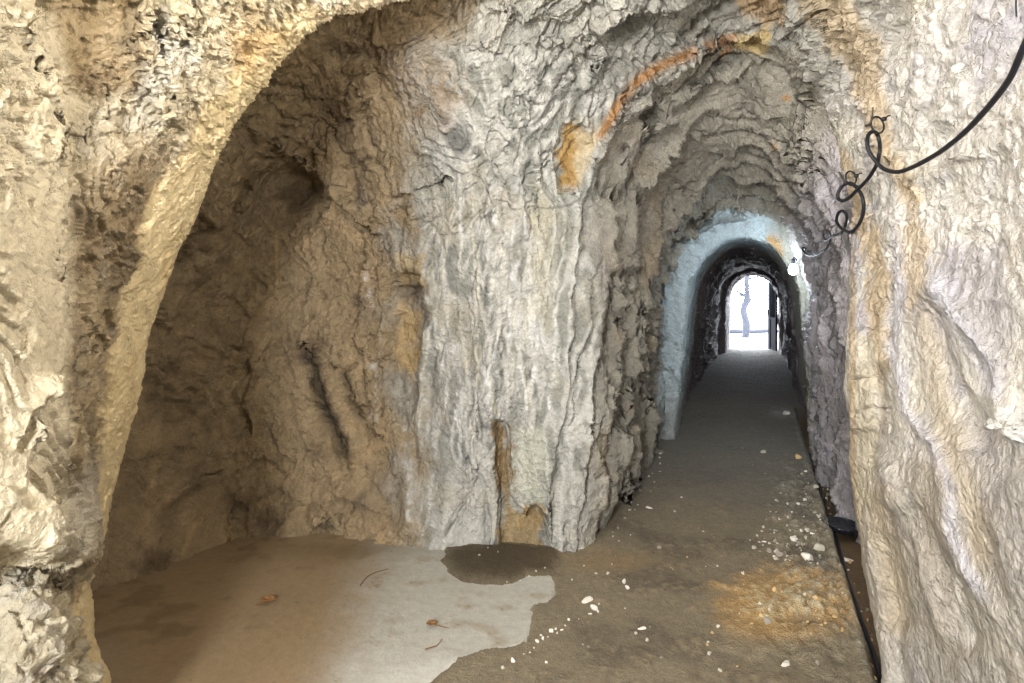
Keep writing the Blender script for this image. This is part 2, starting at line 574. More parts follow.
# --- noise displacement
p = G.reshape(-1, 3)
s_ = p[:, 0] * SA + p[:, 1] * CA
q1 = p + 0.06 * np.stack([noise(p * 4, 5), noise(p * 4, 6), noise(p * 4, 7)], 1)
f1, e1 = facets(q1 * np.array([4.2, 4.2, 3.6]), 3)
f2, e2 = facets(q1 * np.array([11.0, 11.0, 9.0]), 4)
big = fbm(p * 1.3, 3, 11)
mid = fbm(p * 5.0, 3, 21)
fine = fbm(p * 22.0, 4, 31, 0.6)
# calcite drapes: noise stretched downwards
drip = fbm(p * np.array([9, 9, 0.9]) + 0.25 * mid[:, None], 4, 41)
drip2 = 1 - 2 * np.abs(noise(p * np.array([16, 16, 1.6]) + 0.5 * mid[:, None], 47))
# tunnel: layers across the axis, broken into plates that follow the arch
ang = rr * 0.55
lay = np.stack([s_ * 3.4 + 0.55 * mid + 0.25 * big, ang * 0.8, 0 * s_], 1)
sph = s_ * 3.3 + 0.9 * noise(np.stack([s_ * 0.8, rr * 0.28, 0 * s_], 1), 61) + 0.7 * noise(np.stack([s_ * 2.6, rr * 0.75, 0 * s_], 1), 62) + 0.14 * mid
sid = np.floor(sph)
saw = sph - sid
sam = 0.6 + 0.5 * noise(np.stack([sid * 3.7, rr * 0.8 + 0.2 * mid, 0 * s_], 1), 66)
saw = np.where(saw < 0.90, saw / 0.90, (1 - saw) / 0.10) * sam - 0.4
layn = fbm(lay * np.array([2.2, 1.6, 1]), 4, 63)
pill = leftw * sst(cc, 3.2, 4.6)
nich = leftw * (1 - sst(cc, 3.2, 4.6))


def terr(h, k, w=0.12):
    """break a height into flat plates with sharp risers"""
    n = np.floor(h * k)
    f = h * k - n
    return (n + sst(f, 1 - w, 1.0)) / k


def plates(p, k, seed, w=0.12, keep=0.35, octs=4):
    h = fbm(p, octs, seed)
    return terr(h, k, w) - (1 - keep) * h


def cracks(p, seed, eps=0.05, dens_=0.0):
    """narrow open joints that come and go"""
    h = noise(p, seed) + 0.35 * noise(p * 2.3, seed + 1) + 0.15 * noise(p * 6.1, seed + 2)
    return (1 - sst(np.abs(h), 0.3 * eps, eps)) * sst(noise(p * 0.7 + 3.1, seed + 3), dens_, dens_ + 0.25)


wq = p + 0.12 * np.stack([noise(p * 2.1, 5), noise(p * 2.1, 6), noise(p * 2.1, 7)], 1) + 0.02 * np.stack([noise(p * 9, 8), noise(p * 9, 9), noise(p * 9, 10)], 1)
t1 = plates(wq * np.array([2.2, 2.2, 1.7]), 4.0, 81, 0.08, 0.45, 2)
t2 = plates(wq * np.array([6.0, 6.0, 4.0]), 3.0, 85, 0.12, 0.35, 2)
# slanting joints
R3 = np.array([[0.8, 0.3, -0.5], [0, 1, 0], [0.5, 0.2, 0.8]])
t3 = plates((wq @ R3) * np.array([1.4, 2.6, 5.5]), 3.0, 88, 0.10, 0.45, 2)
sw = s_ + 0.10 * noise(p * 1.6, 96) + 0.03 * noise(p * 6, 97)
arch = np.stack([sw * 4.6, rr * 0.15 + 0.1 * big, 0.0 * s_], 1)
t4 = plates(arch * np.array([0.62, 1.1, 1.0]), 3.0, 95, 0.09, 0.5, 2)
f0, e0 = facets(wq * np.array([2.3, 2.3, 2.0]) + 7.7, 79)
t5 = plates(arch * np.array([1.7, 2.4, 1.0]), 2.5, 98, 0.14, 0.4, 2)
t6 = plates(wq * np.array([17, 17, 12]), 2.5, 99, 0.16, 0.4, 2)
c1 = cracks(wq * np.array([3.0, 3.0, 2.0]), 300, 0.06)
c2 = cracks((wq @ R3) * np.array([2.2, 4.0, 6.0]), 310, 0.08)
c3 = cracks(arch * np.array([0.9, 0.7, 1.0]), 320, 0.10, -0.2)
c4 = cracks(wq * np.array([5.0, 5.0, 0.9]), 330, 0.06, 0.1)
c5 = cracks(wq * np.array([9.0, 9.0, 7.0]), 340, 0.08, 0.1)
drip = fbm(wq * np.array([4.5, 4.5, 0.55]), 4, 41)
drip2 = 1 - 2 * np.abs(noise(wq * np.array([12, 12, 1.2]), 47))
crk = sst(noise(p * 1.7, 93), 0.0, 0.5)
lw = 1 - sst(cc, 13.6, 14.2) * (1 - sst(cc, 18, 18.4))
up = sst(p[:, 2], 1.4, 2.4)
d = (0.035 * big + 0.006 * mid + 0.002 * fine
     + nich * (0.06 * t1 + 0.03 * t2 + 0.07 * f0 + 0.022 * f1 + 0.006 * f2 + 0.028 * t6 - 0.06 * c1 - 0.020 * c5 + 0.004 * mid + 0.003 * fine)
     + pill * (0.026 * drip + 0.004 * drip2 + 0.10 * t1 * (0.05 + up) + 0.03 * t2 * (0.1 + up) - 0.030 * c4 - 0.04 * c2 * up + 0.010 * t6 + 0.015 * t6 * up)
     + topw * (0.24 * t1 + 0.20 * t3 + 0.05 * t2 + 0.008 * f1 + 0.03 * t6 - 0.06 * c2 - 0.03 * c1 - 0.012 * c5)
     + rightw * ((0.06 * t1 + 0.05 * t3 + 0.02 * t2 + 0.014 * t6 - 0.02 * c2 - 0.01 * c5) * sst(p[:, 2], 1.2, 2.2) + 0.006 * mid + 0.015 * t1 + 0.012 * drip)
     + tun * lw * (1 - 0.45 * sst(cc, 17.8, 18.4)) * (0.22 * saw + 0.07 * t4 + 0.05 * t5 + 0.003 * f1 + 0.05 * t3 * sst(rr, 4.0, 5.5) + 0.025 * t6 - 0.08 * c3)
     + tun * (1 - lw) * (0.008 * f2 + 0.05 * t2 + 0.006 * mid))
d *= 1 - 0.75 * sst(rr, 8.8, 9.6) * sst(cc, 8.0, 8.3) * (1 - sst(cc, 9.6, 10.6))
d *= 1 - 0.7 * sst(p[:, 1], 17.5, 19)
G = apply(G, d)
rid = np.abs(noise(G.reshape(-1, 3) * np.array([30, 30, 22]), 71))
G = apply(G, 0.003 * (fbm(G.reshape(-1, 3) * 55, 3, 77) + 0.8 * (1 - 2 * rid)) * (1 - 0.4 * rightw))
# --- colour of the rock: base tones and mineral stains
p = G.reshape(-1, 3)
px, py = proj(p)
n1 = fbm(p * 2.2, 4, 101)
n2 = fbm(p * 7.0, 4, 111)
n3 = fbm(p * 24.0, 3, 121)
wx = px + 10 * n2 + 3 * n3
wy = py + 10 * fbm(p * 6.0, 3, 131)


def stain(col, pts, rgb, soft=6, a=1.0, br=0.0):
    m = sst(sdpoly(wx, wy, pts), -soft, soft) * a
    if br:
        m = m * sst(n2 + 0.6 * n3, -br, br)
    return mixc(col, lin(*rgb), m * vis)


def streak(col, pts, w, rgb, a=1.0, jit=0.35, br=0.0):
    dd, _, par = dpoly(px + jit * (wx - px), py + jit * (wy - py), pts, 3 * w + 8)
    m = np.exp(-(dd / w) ** 2) * sst(par, -0.02, 0.1) * sst(1 - par, -0.02, 0.1) * a
    if br:
        m = m * sst(n2 + 0.5 * n3, -br, br)
    return mixc(col, lin(*rgb), m * vis)


vis = front * sst(cc, 0.4, 0.8)
col = np.tile(lin(166, 163, 152), (len(p), 1))
# chamber ceiling
col = mixc(col, lin(190, 185, 172), sst(n1, -0.2, 0.5))
# niche: brown rock tone, with its warm shade put into the colour
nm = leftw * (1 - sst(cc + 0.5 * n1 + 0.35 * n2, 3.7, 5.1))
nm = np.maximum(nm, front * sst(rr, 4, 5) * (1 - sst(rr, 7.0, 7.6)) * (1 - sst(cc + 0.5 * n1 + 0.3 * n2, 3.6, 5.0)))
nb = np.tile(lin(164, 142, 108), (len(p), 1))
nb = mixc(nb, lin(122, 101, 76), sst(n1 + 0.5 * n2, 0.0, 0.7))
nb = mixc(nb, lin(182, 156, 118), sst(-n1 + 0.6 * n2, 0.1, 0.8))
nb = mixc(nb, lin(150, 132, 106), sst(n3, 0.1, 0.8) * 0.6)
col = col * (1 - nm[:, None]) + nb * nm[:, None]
# pillar: grey calcite with white runs
pm = leftw * sst(cc + 0.4 * n2, 4.2, 5.2)
pb = np.tile(lin(155, 154, 143), (len(p), 1))
pb = mixc(pb, lin(126, 125, 119), sst(drip, 0.0, 0.7))
pb = mixc(pb, lin(214, 210, 200), sst(drip2 - 0.3 * n2, 0.35, 0.9) * 0.8)
pb = mixc(pb, lin(184, 174, 152), sst(n1, 0.1, 0.6) * 0.6)
col = col * (1 - pm[:, None]) + pb * pm[:, None]
# right wall
rb = np.tile(lin(210, 204, 195), (len(p), 1))
rb = mixc(rb, lin(172, 168, 174), sst(n1 + 0.4 * n2, 0.0, 0.6) * 0.8)
rb = mixc(rb, lin(214, 206, 190), sst(-n1 + 0.5 * n2, 0.1, 0.7) * 0.8)
low = sst(1.6 - p[:, 2] + 0.3 * n1, 0.1, 0.8)
rb = mixc(rb, lin(176, 165, 148), low * 0.55)
col = col * (1 - rightw[:, None]) + rb * rightw[:, None]
# tunnel
tb = np.tile(lin(160, 154, 139), (len(p), 1))
tb = mixc(tb, lin(132, 123, 113), sst(layn + 0.5 * n2, 0.0, 0.7) * 0.8)
tb = mixc(tb, lin(176, 168, 152), sst(n2 - n1 * 0.4, 0.1, 0.8) * 0.8)
tb = mixc(tb, lin(160, 138, 104), sst(n1, 0.2, 0.7) * 0.5 * (1 - sst(rr, 4, 6)))
tb = mixc(tb, lin(196, 190, 196), sst(rr, 9.2, 10.6) * (0.75 + 0.4 * n2))  # right side lightened in the colour where too little light reaches
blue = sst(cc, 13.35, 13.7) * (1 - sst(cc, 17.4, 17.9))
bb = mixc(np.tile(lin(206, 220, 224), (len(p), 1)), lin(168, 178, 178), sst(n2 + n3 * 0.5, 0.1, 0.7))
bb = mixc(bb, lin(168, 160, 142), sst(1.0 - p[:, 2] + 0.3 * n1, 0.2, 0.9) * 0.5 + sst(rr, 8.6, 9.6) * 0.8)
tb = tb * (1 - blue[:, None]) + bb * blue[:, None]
dk = sst(cc, 17.6, 18.0)
tb = mixc(tb, lin(146, 137, 141), dk * 0.9)
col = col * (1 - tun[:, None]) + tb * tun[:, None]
OC, OR, WH = (180, 140, 96), (188, 136, 80), (224, 221, 216)
# rust band along the lip of the tunnel and the ochre pocket below it
vis = np.ones(len(p)) * sst(cc, 0.4, 0.8) * (1 - sst(cc, 10.5, 11.5))
col = streak(col, [(596, 140), (606, 128), (622, 100), (640, 78), (665, 64), (690, 54), (700, 50)], 5, OR, 1.0, 0.25)
col = stain(col, [(560, 126), (574, 120), (588, 130), (592, 145), (582, 152), (574, 190), (563, 188), (558, 160)], (178, 142, 84), 3)
col = stain(col, [(575, 130), (592, 126), (600, 140), (590, 152), (580, 190), (574, 190)], (214, 196, 160), 3, 0.8)
col = stain(col, [(708, 40), (735, 33), (738, 42), (722, 52), (706, 50)], (172, 132, 94), 2, 0.9)
col = stain(col, [(738, 35), (766, 30), (770, 44), (752, 52), (736, 44)], (206, 180, 124), 2, 0.9)
col = stain(col, [(725, -10), (775, -15), (790, 20), (770, 28), (740, 12)], (190, 158, 114), 4, 0.8)
vis = front * sst(cc, 0.4, 0.8)
# white calcite runs down the pillar
for pts, w in [([(487, 165), (494, 200), (500, 240), (492, 300), (486, 360), (490, 420), (494, 470)], 3),
               ([(512, 150), (520, 190), (523, 230), (514, 290), (522, 360), (516, 420), (526, 480), (524, 520)], 4),
               ([(480, 220), (486, 260), (500, 300), (497, 350), (500, 400)], 2), ([(503, 230), (508, 280), (504, 330)], 2),
               ([(500, 180), (496, 215), (489, 250), (484, 290)], 2), ([(545, 270), (540, 330), (548, 400)], 4),
               ([(470, 370), (478, 400), (470, 440)], 2), ([(456, 330), (460, 400), (452, 470)], 7),
               ([(432, 410), (436, 450), (430, 500), (437, 550)], 3), ([(424, 280), (434, 310), (430, 345), (421, 385)], 2),
               ([(365, 265), (372, 300), (380, 330), (374, 380), (377, 430)], 2), ([(405, 420), (410, 470), (408, 530)], 4)]:
    col = streak(col, pts, w, WH, 0.75, 0.6, 0.5)
r4 = random.Random(11)
for k in range(70):
    x0 = r4.choice((r4.uniform(405, 560), r4.uniform(480, 535)))
    y0, y1 = r4.uniform(170, 400), 0
    y1 = min(y0 + r4.uniform(50, 190), 545)
    pts, x = [], x0
    for y in np.arange(y0, y1 + 1, 16):
        pts.append((x, y))
        x += r4.uniform(-4.5, 4.5)
    if len(pts) > 2:
        col = streak(col, pts, r4.uniform(0.9, 1.8), r4.choice(((236, 233, 227), (232, 224, 202), (92, 86, 80))), 0.85, 0.3, 0.8)
col = stain(col, [(512, 430), (545, 430), (548, 500), (534, 508), (515, 490)], (206, 204, 184), 8, 0.7)
col = stain(col, [(448, 470), (492, 450), (496, 540), (440, 550)], (208, 204, 194), 10, 0.6)
col = stain(col, [(552, 480), (590, 470), (620, 545), (556, 556)], (205, 200, 188), 8, 0.6)
col = stain(col, [(536, 180), (556, 200), (548, 330), (532, 320)], (206, 198, 172), 8, 0.5)
# rust at the pillar's foot
col = stain(col, [(493, 425), (506, 425), (511, 470), (508, 495), (500, 500), (495, 470)], (158, 134, 98), 3)
col = stain(col, [(503, 495), (520, 515), (532, 503), (545, 515), (551, 562), (499, 562), (503, 530)], (166, 144, 106), 4)
col = stain(col, [(518, 518), (532, 503), (543, 515), (540, 530), (522, 532)], (176, 148, 104), 4, 0.9)
# dark tones along the niche's cracks and in its hollows
col = streak(col, [(305, 345), (314, 371), (322, 397), (335, 429), (345, 460)], 7, (58, 48, 36), 0.85, 0.6)
col = streak(col, [(343, 371), (350, 397), (367, 418)], 5, (70, 58, 42), 0.7, 0.6)
col = stain(col, [(392, 272), (426, 275), (428, 330), (418, 300), (400, 300)], (104, 84, 56), 5, 0.7)
col = stain(col, [(398, 300), (420, 305), (422, 340), (410, 380), (398, 370)], (196, 166, 116), 5, 0.8)
col = stain(col, [(396, 255), (422, 258), (420, 284), (400, 284)], (190, 164, 118), 5, 0.7)
col = stain(col, [(396, 60), (450, 55), (470, 90), (440, 140), (410, 110)], (140, 104, 56), 14, 0.6, 0.6)
col = stain(col, [(280, 185), (315, 185), (312, 205), (285, 215)], (92, 76, 56), 6, 0.7)
col = streak(col, [(276, 232), (277, 262), (277, 296)], 1.6, (206, 176, 126), 0.8, 0.05)
col = streak(col, [(146, 540), (150, 500), (157, 455)], 2.6, (196, 168, 122), 0.55, 0.1)
col = streak(col, [(205, 388), (214, 405), (219, 420)], 2.0, (204, 180, 136), 0.6, 0.1)
col = streak(col, [(180, 560), (192, 530), (205, 515)], 2.4, (204, 176, 126), 0.6, 0.1)
# right wall: ochre band, lavender folds, cream
col = stain(col, [(790, -20), (850, -10), (876, 45), (884, 110), (900, 150), (928, 200), (912, 212), (884, 165), (862, 120), (846, 70), (815, 30)], (206, 182, 144), 7, 0.75)
col = stain(col, [(815, 118), (846, 150), (868, 205), (884, 240), (890, 330), (884, 400), (872, 330), (862, 240), (846, 210), (830, 160)], (190, 166, 126), 6, 0.75)
col = stain(col, [(905, 200), (930, 240), (922, 290), (912, 320), (905, 270)], (200, 176, 138), 6, 0.6)
col = streak(col, [(922, 290), (935, 370), (950, 440), (975, 520), (985, 580)], 14, (194, 176, 146), 0.6)
col = streak(col, [(870, 480), (890, 560), (900, 640)], 18, (180, 160, 126), 0.6)
col = streak(col, [(900, 215), (898, 300), (894, 348), (906, 410), (932, 446), (946, 483), (952, 537), (968, 574), (993, 607)], 7, (206, 202, 208), 0.75)
col = streak(col, [(928, 271), (951, 311), (985, 358), (994, 402)], 9, (222, 220, 224), 0.8)
col = stain(col, [(940, 250), (1005, 240), (1012, 320), (1000, 400), (960, 340)], (170, 164, 168), 12, 0.6)
col = streak(col, [(894, 475), (908, 516), (927, 566), (939, 615), (950, 660)], 5, (206, 198, 184), 0.6)
col = stain(col, [(905, 460), (940, 460), (950, 560), (965, 660), (950, 690), (925, 600)], (160, 148, 130), 10, 0.6)
col = stain(col, [(853, 330), (878, 335), (880, 430), (860, 540), (853, 500)], (198, 184, 152), 5, 0.6)
col = streak(col, [(847, 215), (852, 300), (852, 500), (862, 580)], 4, (192, 166, 124), 0.7, 0.2)
col = streak(col, [(880, 360), (886, 400), (884, 440)], 4, (110, 92, 66), 0.7)
col = stain(col, [(1004, 418), (1040, 410), (1040, 452), (1006, 448)], (212, 209, 202), 4, 0.8)
# rust flecks on the tunnel vault, and the warm patch by the lamp
vis = tun
col = streak(col, [(790, 100), (782, 96)], 3, (190, 130, 60), 0.8)
col = streak(col, [(776, 146), (772, 150)], 3, (196, 146, 80), 0.8)
vis = sst(cc, 12.8, 13.4) * (1 - sst(cc, 15, 16))
col = streak(col, [(766, 236), (776, 244), (780, 258)], 4.5, (200, 156, 96), 0.95, 0.15)
col = streak(col, [(788, 275), (792, 300), (794, 322)], 3, (204, 196, 150), 0.8, 0.3)
# thin dark dirt in the fine joints
col = mixc(col, lin(92, 78, 58), nm * np.exp(-e1 * 20) * 0.35 * crk)
col *= (1 + 0.10 * n3 + 0.06 * n2)[:, None]
gloss = 0.25 * np.ones(len(p)) + 0.25 * pm * sst(n2, 0, 0.6)
COL = np.concatenate([np.clip(col, 0.01, 0.95), np.clip(gloss, 0, 1)[:, None]], 1).reshape(NR, NC, 4)
M_ROCK = rock_material('rock')
M_TUN = rock_material('layered_rock', strata=(1.0, 3.0, 1.0), chips=0.5)
rb1 = int(np.searchsorted(RR[:, 0], 6.1))
rb2 = int(np.searchsorted(RR[:, 0], 9.2))
cb = int(np.searchsorted(CC[0], 8.5))
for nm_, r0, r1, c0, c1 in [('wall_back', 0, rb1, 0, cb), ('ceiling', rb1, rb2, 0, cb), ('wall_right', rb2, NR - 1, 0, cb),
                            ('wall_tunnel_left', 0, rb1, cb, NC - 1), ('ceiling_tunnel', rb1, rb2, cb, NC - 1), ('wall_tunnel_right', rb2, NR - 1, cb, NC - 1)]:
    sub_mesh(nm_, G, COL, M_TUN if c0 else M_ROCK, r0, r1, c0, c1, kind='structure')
# ---------------------------------------------------------------- the rock mass at the left of the picture
EDGE = [(135, 735, 2.42), (92, 600, 2.90), (106, 520, 3.00), (138, 410, 3.05), (158, 315, 3.10), (192, 225, 3.10), (232, 138, 3.10), (282, 60, 3.15), (345, 18, 3.20), (420, 2, 3.30), (540, -40, 3.35)]
BACK = [(20, 735, 3.0), (0, 610, 3.5), (10, 520, 3.65), (50, 410, 3.7), (80, 315, 3.75), (120, 210, 3.75), (170, 95, 3.75), (235, -10, 3.75), (310, -60, 3.75), (400, -90, 3.8), (540, -130, 3.75)]
BK2 = [(110, 735, 2.6), (70, 600, 3.12), (86, 520, 3.25), (118, 410, 3.3), (138, 315, 3.35), (174, 222, 3.35), (216, 130, 3.35), (268, 48, 3.4), (332, 0, 3.42), (410, -20, 3.5), (540, -60, 3.5)]
RIDG = [(112, 735, 2.36), (72, 592, 2.76), (90, 528, 2.62), (110, 410, 2.74), (124, 315, 2.74), (148, 228, 2.74), (198, 135, 2.76), (255, 55, 2.85), (322, 8, 2.95), (402, -15, 3.05), (530, -70, 3.05)]
FAC1 = [(88, 750, 2.2), (52, 592, 2.5), (72, 532, 2.16), (72, 415, 2.22), (94, 315, 2.52), (118, 230, 2.56), (160, 135, 2.58), (210, 50, 2.62), (282, -8, 2.7), (370, -40, 2.8), (510, -110, 2.75)]
FAC2 = [(50, 790, 2.0), (14, 592, 2.34), (42, 536, 1.93), (40, 415, 1.98), (52, 315, 2.14), (72, 230, 2.26), (108, 130, 2.36), (150, 30, 2.4), (215, -45, 2.42), (320, -90, 2.5), (490, -170, 2.4)]
FAC3 = [(-20, 850, 1.75), (-40, 602, 2.12), (-12, 534, 1.75), (-8, 415, 1.78), (0, 315, 1.86), (14, 225, 1.94), (40, 120, 2.06), (75, 5, 2.14), (140, -85, 2.14), (260, -150, 2.2), (470, -250, 2.1)]
FAC4 = [(-120, 950, 1.45), (-125, 720, 1.60), (-100, 560, 1.56), (-90, 410, 1.56), (-85, 310, 1.58), (-70, 205, 1.62), (-50, 80, 1.70), (-15, -60, 1.76), (60, -170, 1.76), (190, -260, 1.8), (440, -370, 1.7)]
NEAR = [(-420, 1200, 1.15), (-400, 860, 1.18), (-380, 620, 1.20), (-370, 410, 1.20), (-365, 295, 1.20), (-350, 170, 1.20), (-320, 0, 1.25), (-260, -200, 1.25), (-150, -380, 1.22), (30, -520, 1.2), (380, -700, 1.1)]
LC = np.array([[P(*q) for q in c] for c in (BACK, BK2, EDGE, RIDG, FAC1, FAC2, FAC3, FAC4, NEAR)]).transpose(1, 0, 2)
LC[0, :, 2] = -0.12
GL, LR, LCc = loft(LC, [96, 80, 110, 92, 88, 88, 82, 70, 70, 50], [18, 20, 40, 40, 50, 60, 50, 18])
lr, lc = LR.ravel(), LCc.ravel()


def apply_l(G, d):
    return G + grid_normals(G) * d.reshape(G.shape[:2] + (1,)) * LSIGN


LSIGN = 1.0
_n = grid_normals(GL)[200, 200]
if _n[1] > 0:
    LSIGN = -1.0
p = GL.reshape(-1, 3)
face = sst(lc, 1.6, 2.2)
fl = Field(p, face, 3.0, 7.0)
# the overhanging nose, cut back beneath it
fl.mask = sst(lc, 2.4, 2.8)
fl.ledge([(-60, 545), (0, 551), (40, 568), (62, 575), (86, 573), (102, 540)], 26, 0.06)
fl.mask = face
fl.blob(60, 535, 42, 38, 0.06)
fl.ledge([(64, 500), (74, 450), (70, 410), (66, 380), (60, 330), (64, 280), (60, 230)], 22, 0.03, 4)
fl.ledge([(30, 452), (34, 420), (44, 395), (46, 372)], 9, 0.05)
fl.groove([(22, 450), (32, 420), (42, 398)], 3.0, 0.05)
fl.groove([(40, 540), (66, 508), (75, 490)], 3.0, 0.035)
fl.groove([(30, 470), (40, 490), (44, 500)], 3.0, 0.025)
fl.blob(110, 110, 38, 28, -0.07)
fl.blob(95, 40, 40, 60, -0.05)
fl.ledge([(136, 92), (138, 115), (128, 135), (100, 142), (76, 135), (66, 115), (72, 98)], 8, -0.03)
fl.ledge([(60, 180), (76, 140), (66, 110), (76, 95), (55, 60), (30, 0)], 16, 0.03, 4)
fl.ledge([(150, 0), (142, 30), (146, 70), (155, 95), (160, 130)], 14, 0.035, 4)
fl.ridge([(175, 0), (172, 40), (164, 65), (172, 100), (178, 130)], 6, 0.03)
fl.groove([(160, 15), (165, 45), (160, 70)], 3, 0.03)
fl.ridge([(195, 0), (192, 30), (190, 60)], 4, 0.02)
fl.blob(120, 232, 9, 7, 0.03)
fl.blob(135, 255, 7, 12, 0.035)
fl.blob(100, 213, 7, 10, 0.02)
fl.groove([(100, 260), (82, 275), (80, 300)], 3, 0.03)
fl.groove([(92, 322), (104, 338), (114, 346)], 2, 0.02)
fl.ledge([(132, 60), (200, 20), (250, -15)], 8, 0.02)
GL = apply_l(GL, fl.d)
p = GL.reshape(-1, 3)
q1 = p + 0.05 * np.stack([noise(p * 5, 5), noise(p * 5, 6), noise(p * 5, 7)], 1)
g1, h1 = facets(q1 * np.array([6.5, 6.5, 4.5]), 13)
g2, h2 = facets(q1 * np.array([17, 17, 12]), 14)
m1 = fbm(p * 2.0, 3, 201)
m2 = fbm(p * 6.0, 4, 211)
m3 = fbm(p * 20, 4, 221, 0.6)
lpx, lpy = proj(p)
rough_l = sst(lpx + 25 * m2, 70, 20) * sst(lpy, 240, 150) + sst(lpx + 20 * m2, 120, 150) * sst(lpy, 200, 120)
smooth_l = sst(lpy, 180, 260) * sst(lpx + 10 * m2, 75, 55) * sst(lpy, 570, 540)
rev = 1 - sst(lc, 2.75, 3.0)
nearf = 1 - sst(lc, 7.0, 7.6)
rough_k = (1 - 0.75 * smooth_l) * (1 - 0.65 * rev) * nearf
wq = p + 0.10 * np.stack([noise(p * 2.5, 5), noise(p * 2.5, 6), noise(p * 2.5, 7)], 1) + 0.012 * np.stack([noise(p * 14, 8), noise(p * 14, 9), noise(p * 14, 10)], 1)
u1 = plates(wq * np.array([3.2, 3.2, 2.0]), 3.5, 261, 0.10, 0.45, 2)
u2 = plates(wq * np.array([9, 9, 4.5]), 3.0, 265, 0.14, 0.4, 2)
u3 = plates(wq * np.array([22, 22, 14]), 2.5, 269, 0.2, 0.4, 2)
k1 = cracks(wq * np.array([5.0, 5.0, 3.0]), 270, 0.06)
dl = 0.02 * m1 + rough_k * (0.10 * u1 + 0.035 * u2 + 0.004 * m2 + 0.002 * m3 - 0.03 * k1)
dl += smooth_l * (0.045 * u1 - 0.02 * k1) + nearf * rough_l * (0.050 * u2 + 0.040 * u3 + 0.003 * m3) + rough_k * 0.016 * u3
GL = apply_l(GL, dl)
p = GL.reshape(-1, 3)
GL = apply_l(GL, 0.0035 * fbm(p * 50, 3, 241) * (1 - 0.5 * smooth_l))
p = GL.reshape(-1, 3)
px, py = proj(p)
n1, n2, n3 = fbm(p * 2.2, 4, 301), fbm(p * 7.0, 4, 311), fbm(p * 24, 3, 321)
wx, wy = px + 8 * n2 + 3 * n3, py + 8 * fbm(p * 6, 3, 331)
vis = np.ones(len(p))
col = np.tile(lin(214, 198, 164), (len(p), 1))
col = mixc(col, lin(232, 222, 200), sst(n1 + 0.5 * n2, 0.0, 0.6))
col = mixc(col, lin(186, 162, 120), sst(-n1 + 0.6 * n2, 0.15, 0.8) * 0.8 * sst(wx, 40, 90))
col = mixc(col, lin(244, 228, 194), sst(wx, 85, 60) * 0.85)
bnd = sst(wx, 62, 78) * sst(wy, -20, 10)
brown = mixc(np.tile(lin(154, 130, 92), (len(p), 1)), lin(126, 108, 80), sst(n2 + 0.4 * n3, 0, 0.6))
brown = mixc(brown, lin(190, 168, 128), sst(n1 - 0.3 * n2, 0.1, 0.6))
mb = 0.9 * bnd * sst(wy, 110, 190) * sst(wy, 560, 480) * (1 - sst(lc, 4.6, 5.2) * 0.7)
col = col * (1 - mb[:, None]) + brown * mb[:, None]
col = stain(col, [(40, -10), (140, -10), (150, 60), (140, 90), (100, 100), (70, 90), (55, 40)], (166, 138, 90), 12, 0.8)
col = stain(col, [(72, 68), (132, 70), (138, 92), (110, 100), (80, 96)], (112, 88, 56), 9, 0.7, 0.6)
col = stain(col, [(66, 105), (136, 92), (138, 118), (110, 140), (76, 138)], (196, 180, 148), 5, 0.7)
col = stain(col, [(95, 450), (112, 480), (100, 560), (60, 560), (68, 500)], (230, 222, 206), 14, 0.45)  # wet highlight on the nose painted in as pale colour
rc = np.tile(lin(244, 220, 170), (len(p), 1))
rc = mixc(rc, lin(230, 198, 142), sst(n1 + 0.4 * n2, 0.0, 0.6) * 0.8)
rc = mixc(rc, lin(230, 208, 166), sst(n2, 0.2, 0.8) * 0.6)
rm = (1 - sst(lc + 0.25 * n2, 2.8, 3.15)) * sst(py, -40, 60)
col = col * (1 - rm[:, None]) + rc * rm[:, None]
col = stain(col, [(230, 30), (262, 28), (290, 35), (250, 80), (236, 72)], (206, 168, 110), 8, 0.7)
col = mixc(col, lin(120, 98, 64), np.exp(-h1 * 18) * 0.25 * face * (1 - rev))
col *= (1 + 0.08 * n3 + 0.06 * n2)[:, None]
gl = 0.35 + 0.45 * sst(n2 + 0.4 * n1, 0.0, 0.6) * (1 - rev)
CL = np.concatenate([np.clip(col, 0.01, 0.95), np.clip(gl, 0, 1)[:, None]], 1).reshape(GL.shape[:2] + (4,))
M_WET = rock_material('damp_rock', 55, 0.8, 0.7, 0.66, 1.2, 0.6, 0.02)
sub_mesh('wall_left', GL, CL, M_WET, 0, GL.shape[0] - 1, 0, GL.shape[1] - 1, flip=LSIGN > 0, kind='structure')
# ---------------------------------------------------------------- floor: soil heightfield, concrete slab, gutter
def spaced(a, b, d0, d1, pw=1.0):
    out, x = [a], a
    while x < b:
        x += d0 + (d1 - d0) * ((x - a) / (b - a)) ** pw
        out.append(x)
    return np.array(out)


SLAB = [(330, 790), (400, 715), (428, 684), (440, 668), (456, 657), (478, 650), (500, 646), (523, 640), (529, 625), (532, 610), (548, 598), (553, 588), (549, 577), (535, 579), (512, 584), (490, 586), (462, 582), (446, 572), (440, 562), (447, 556), (430, 520), (-400, 480), (-900, 1000), (200, 1000)]


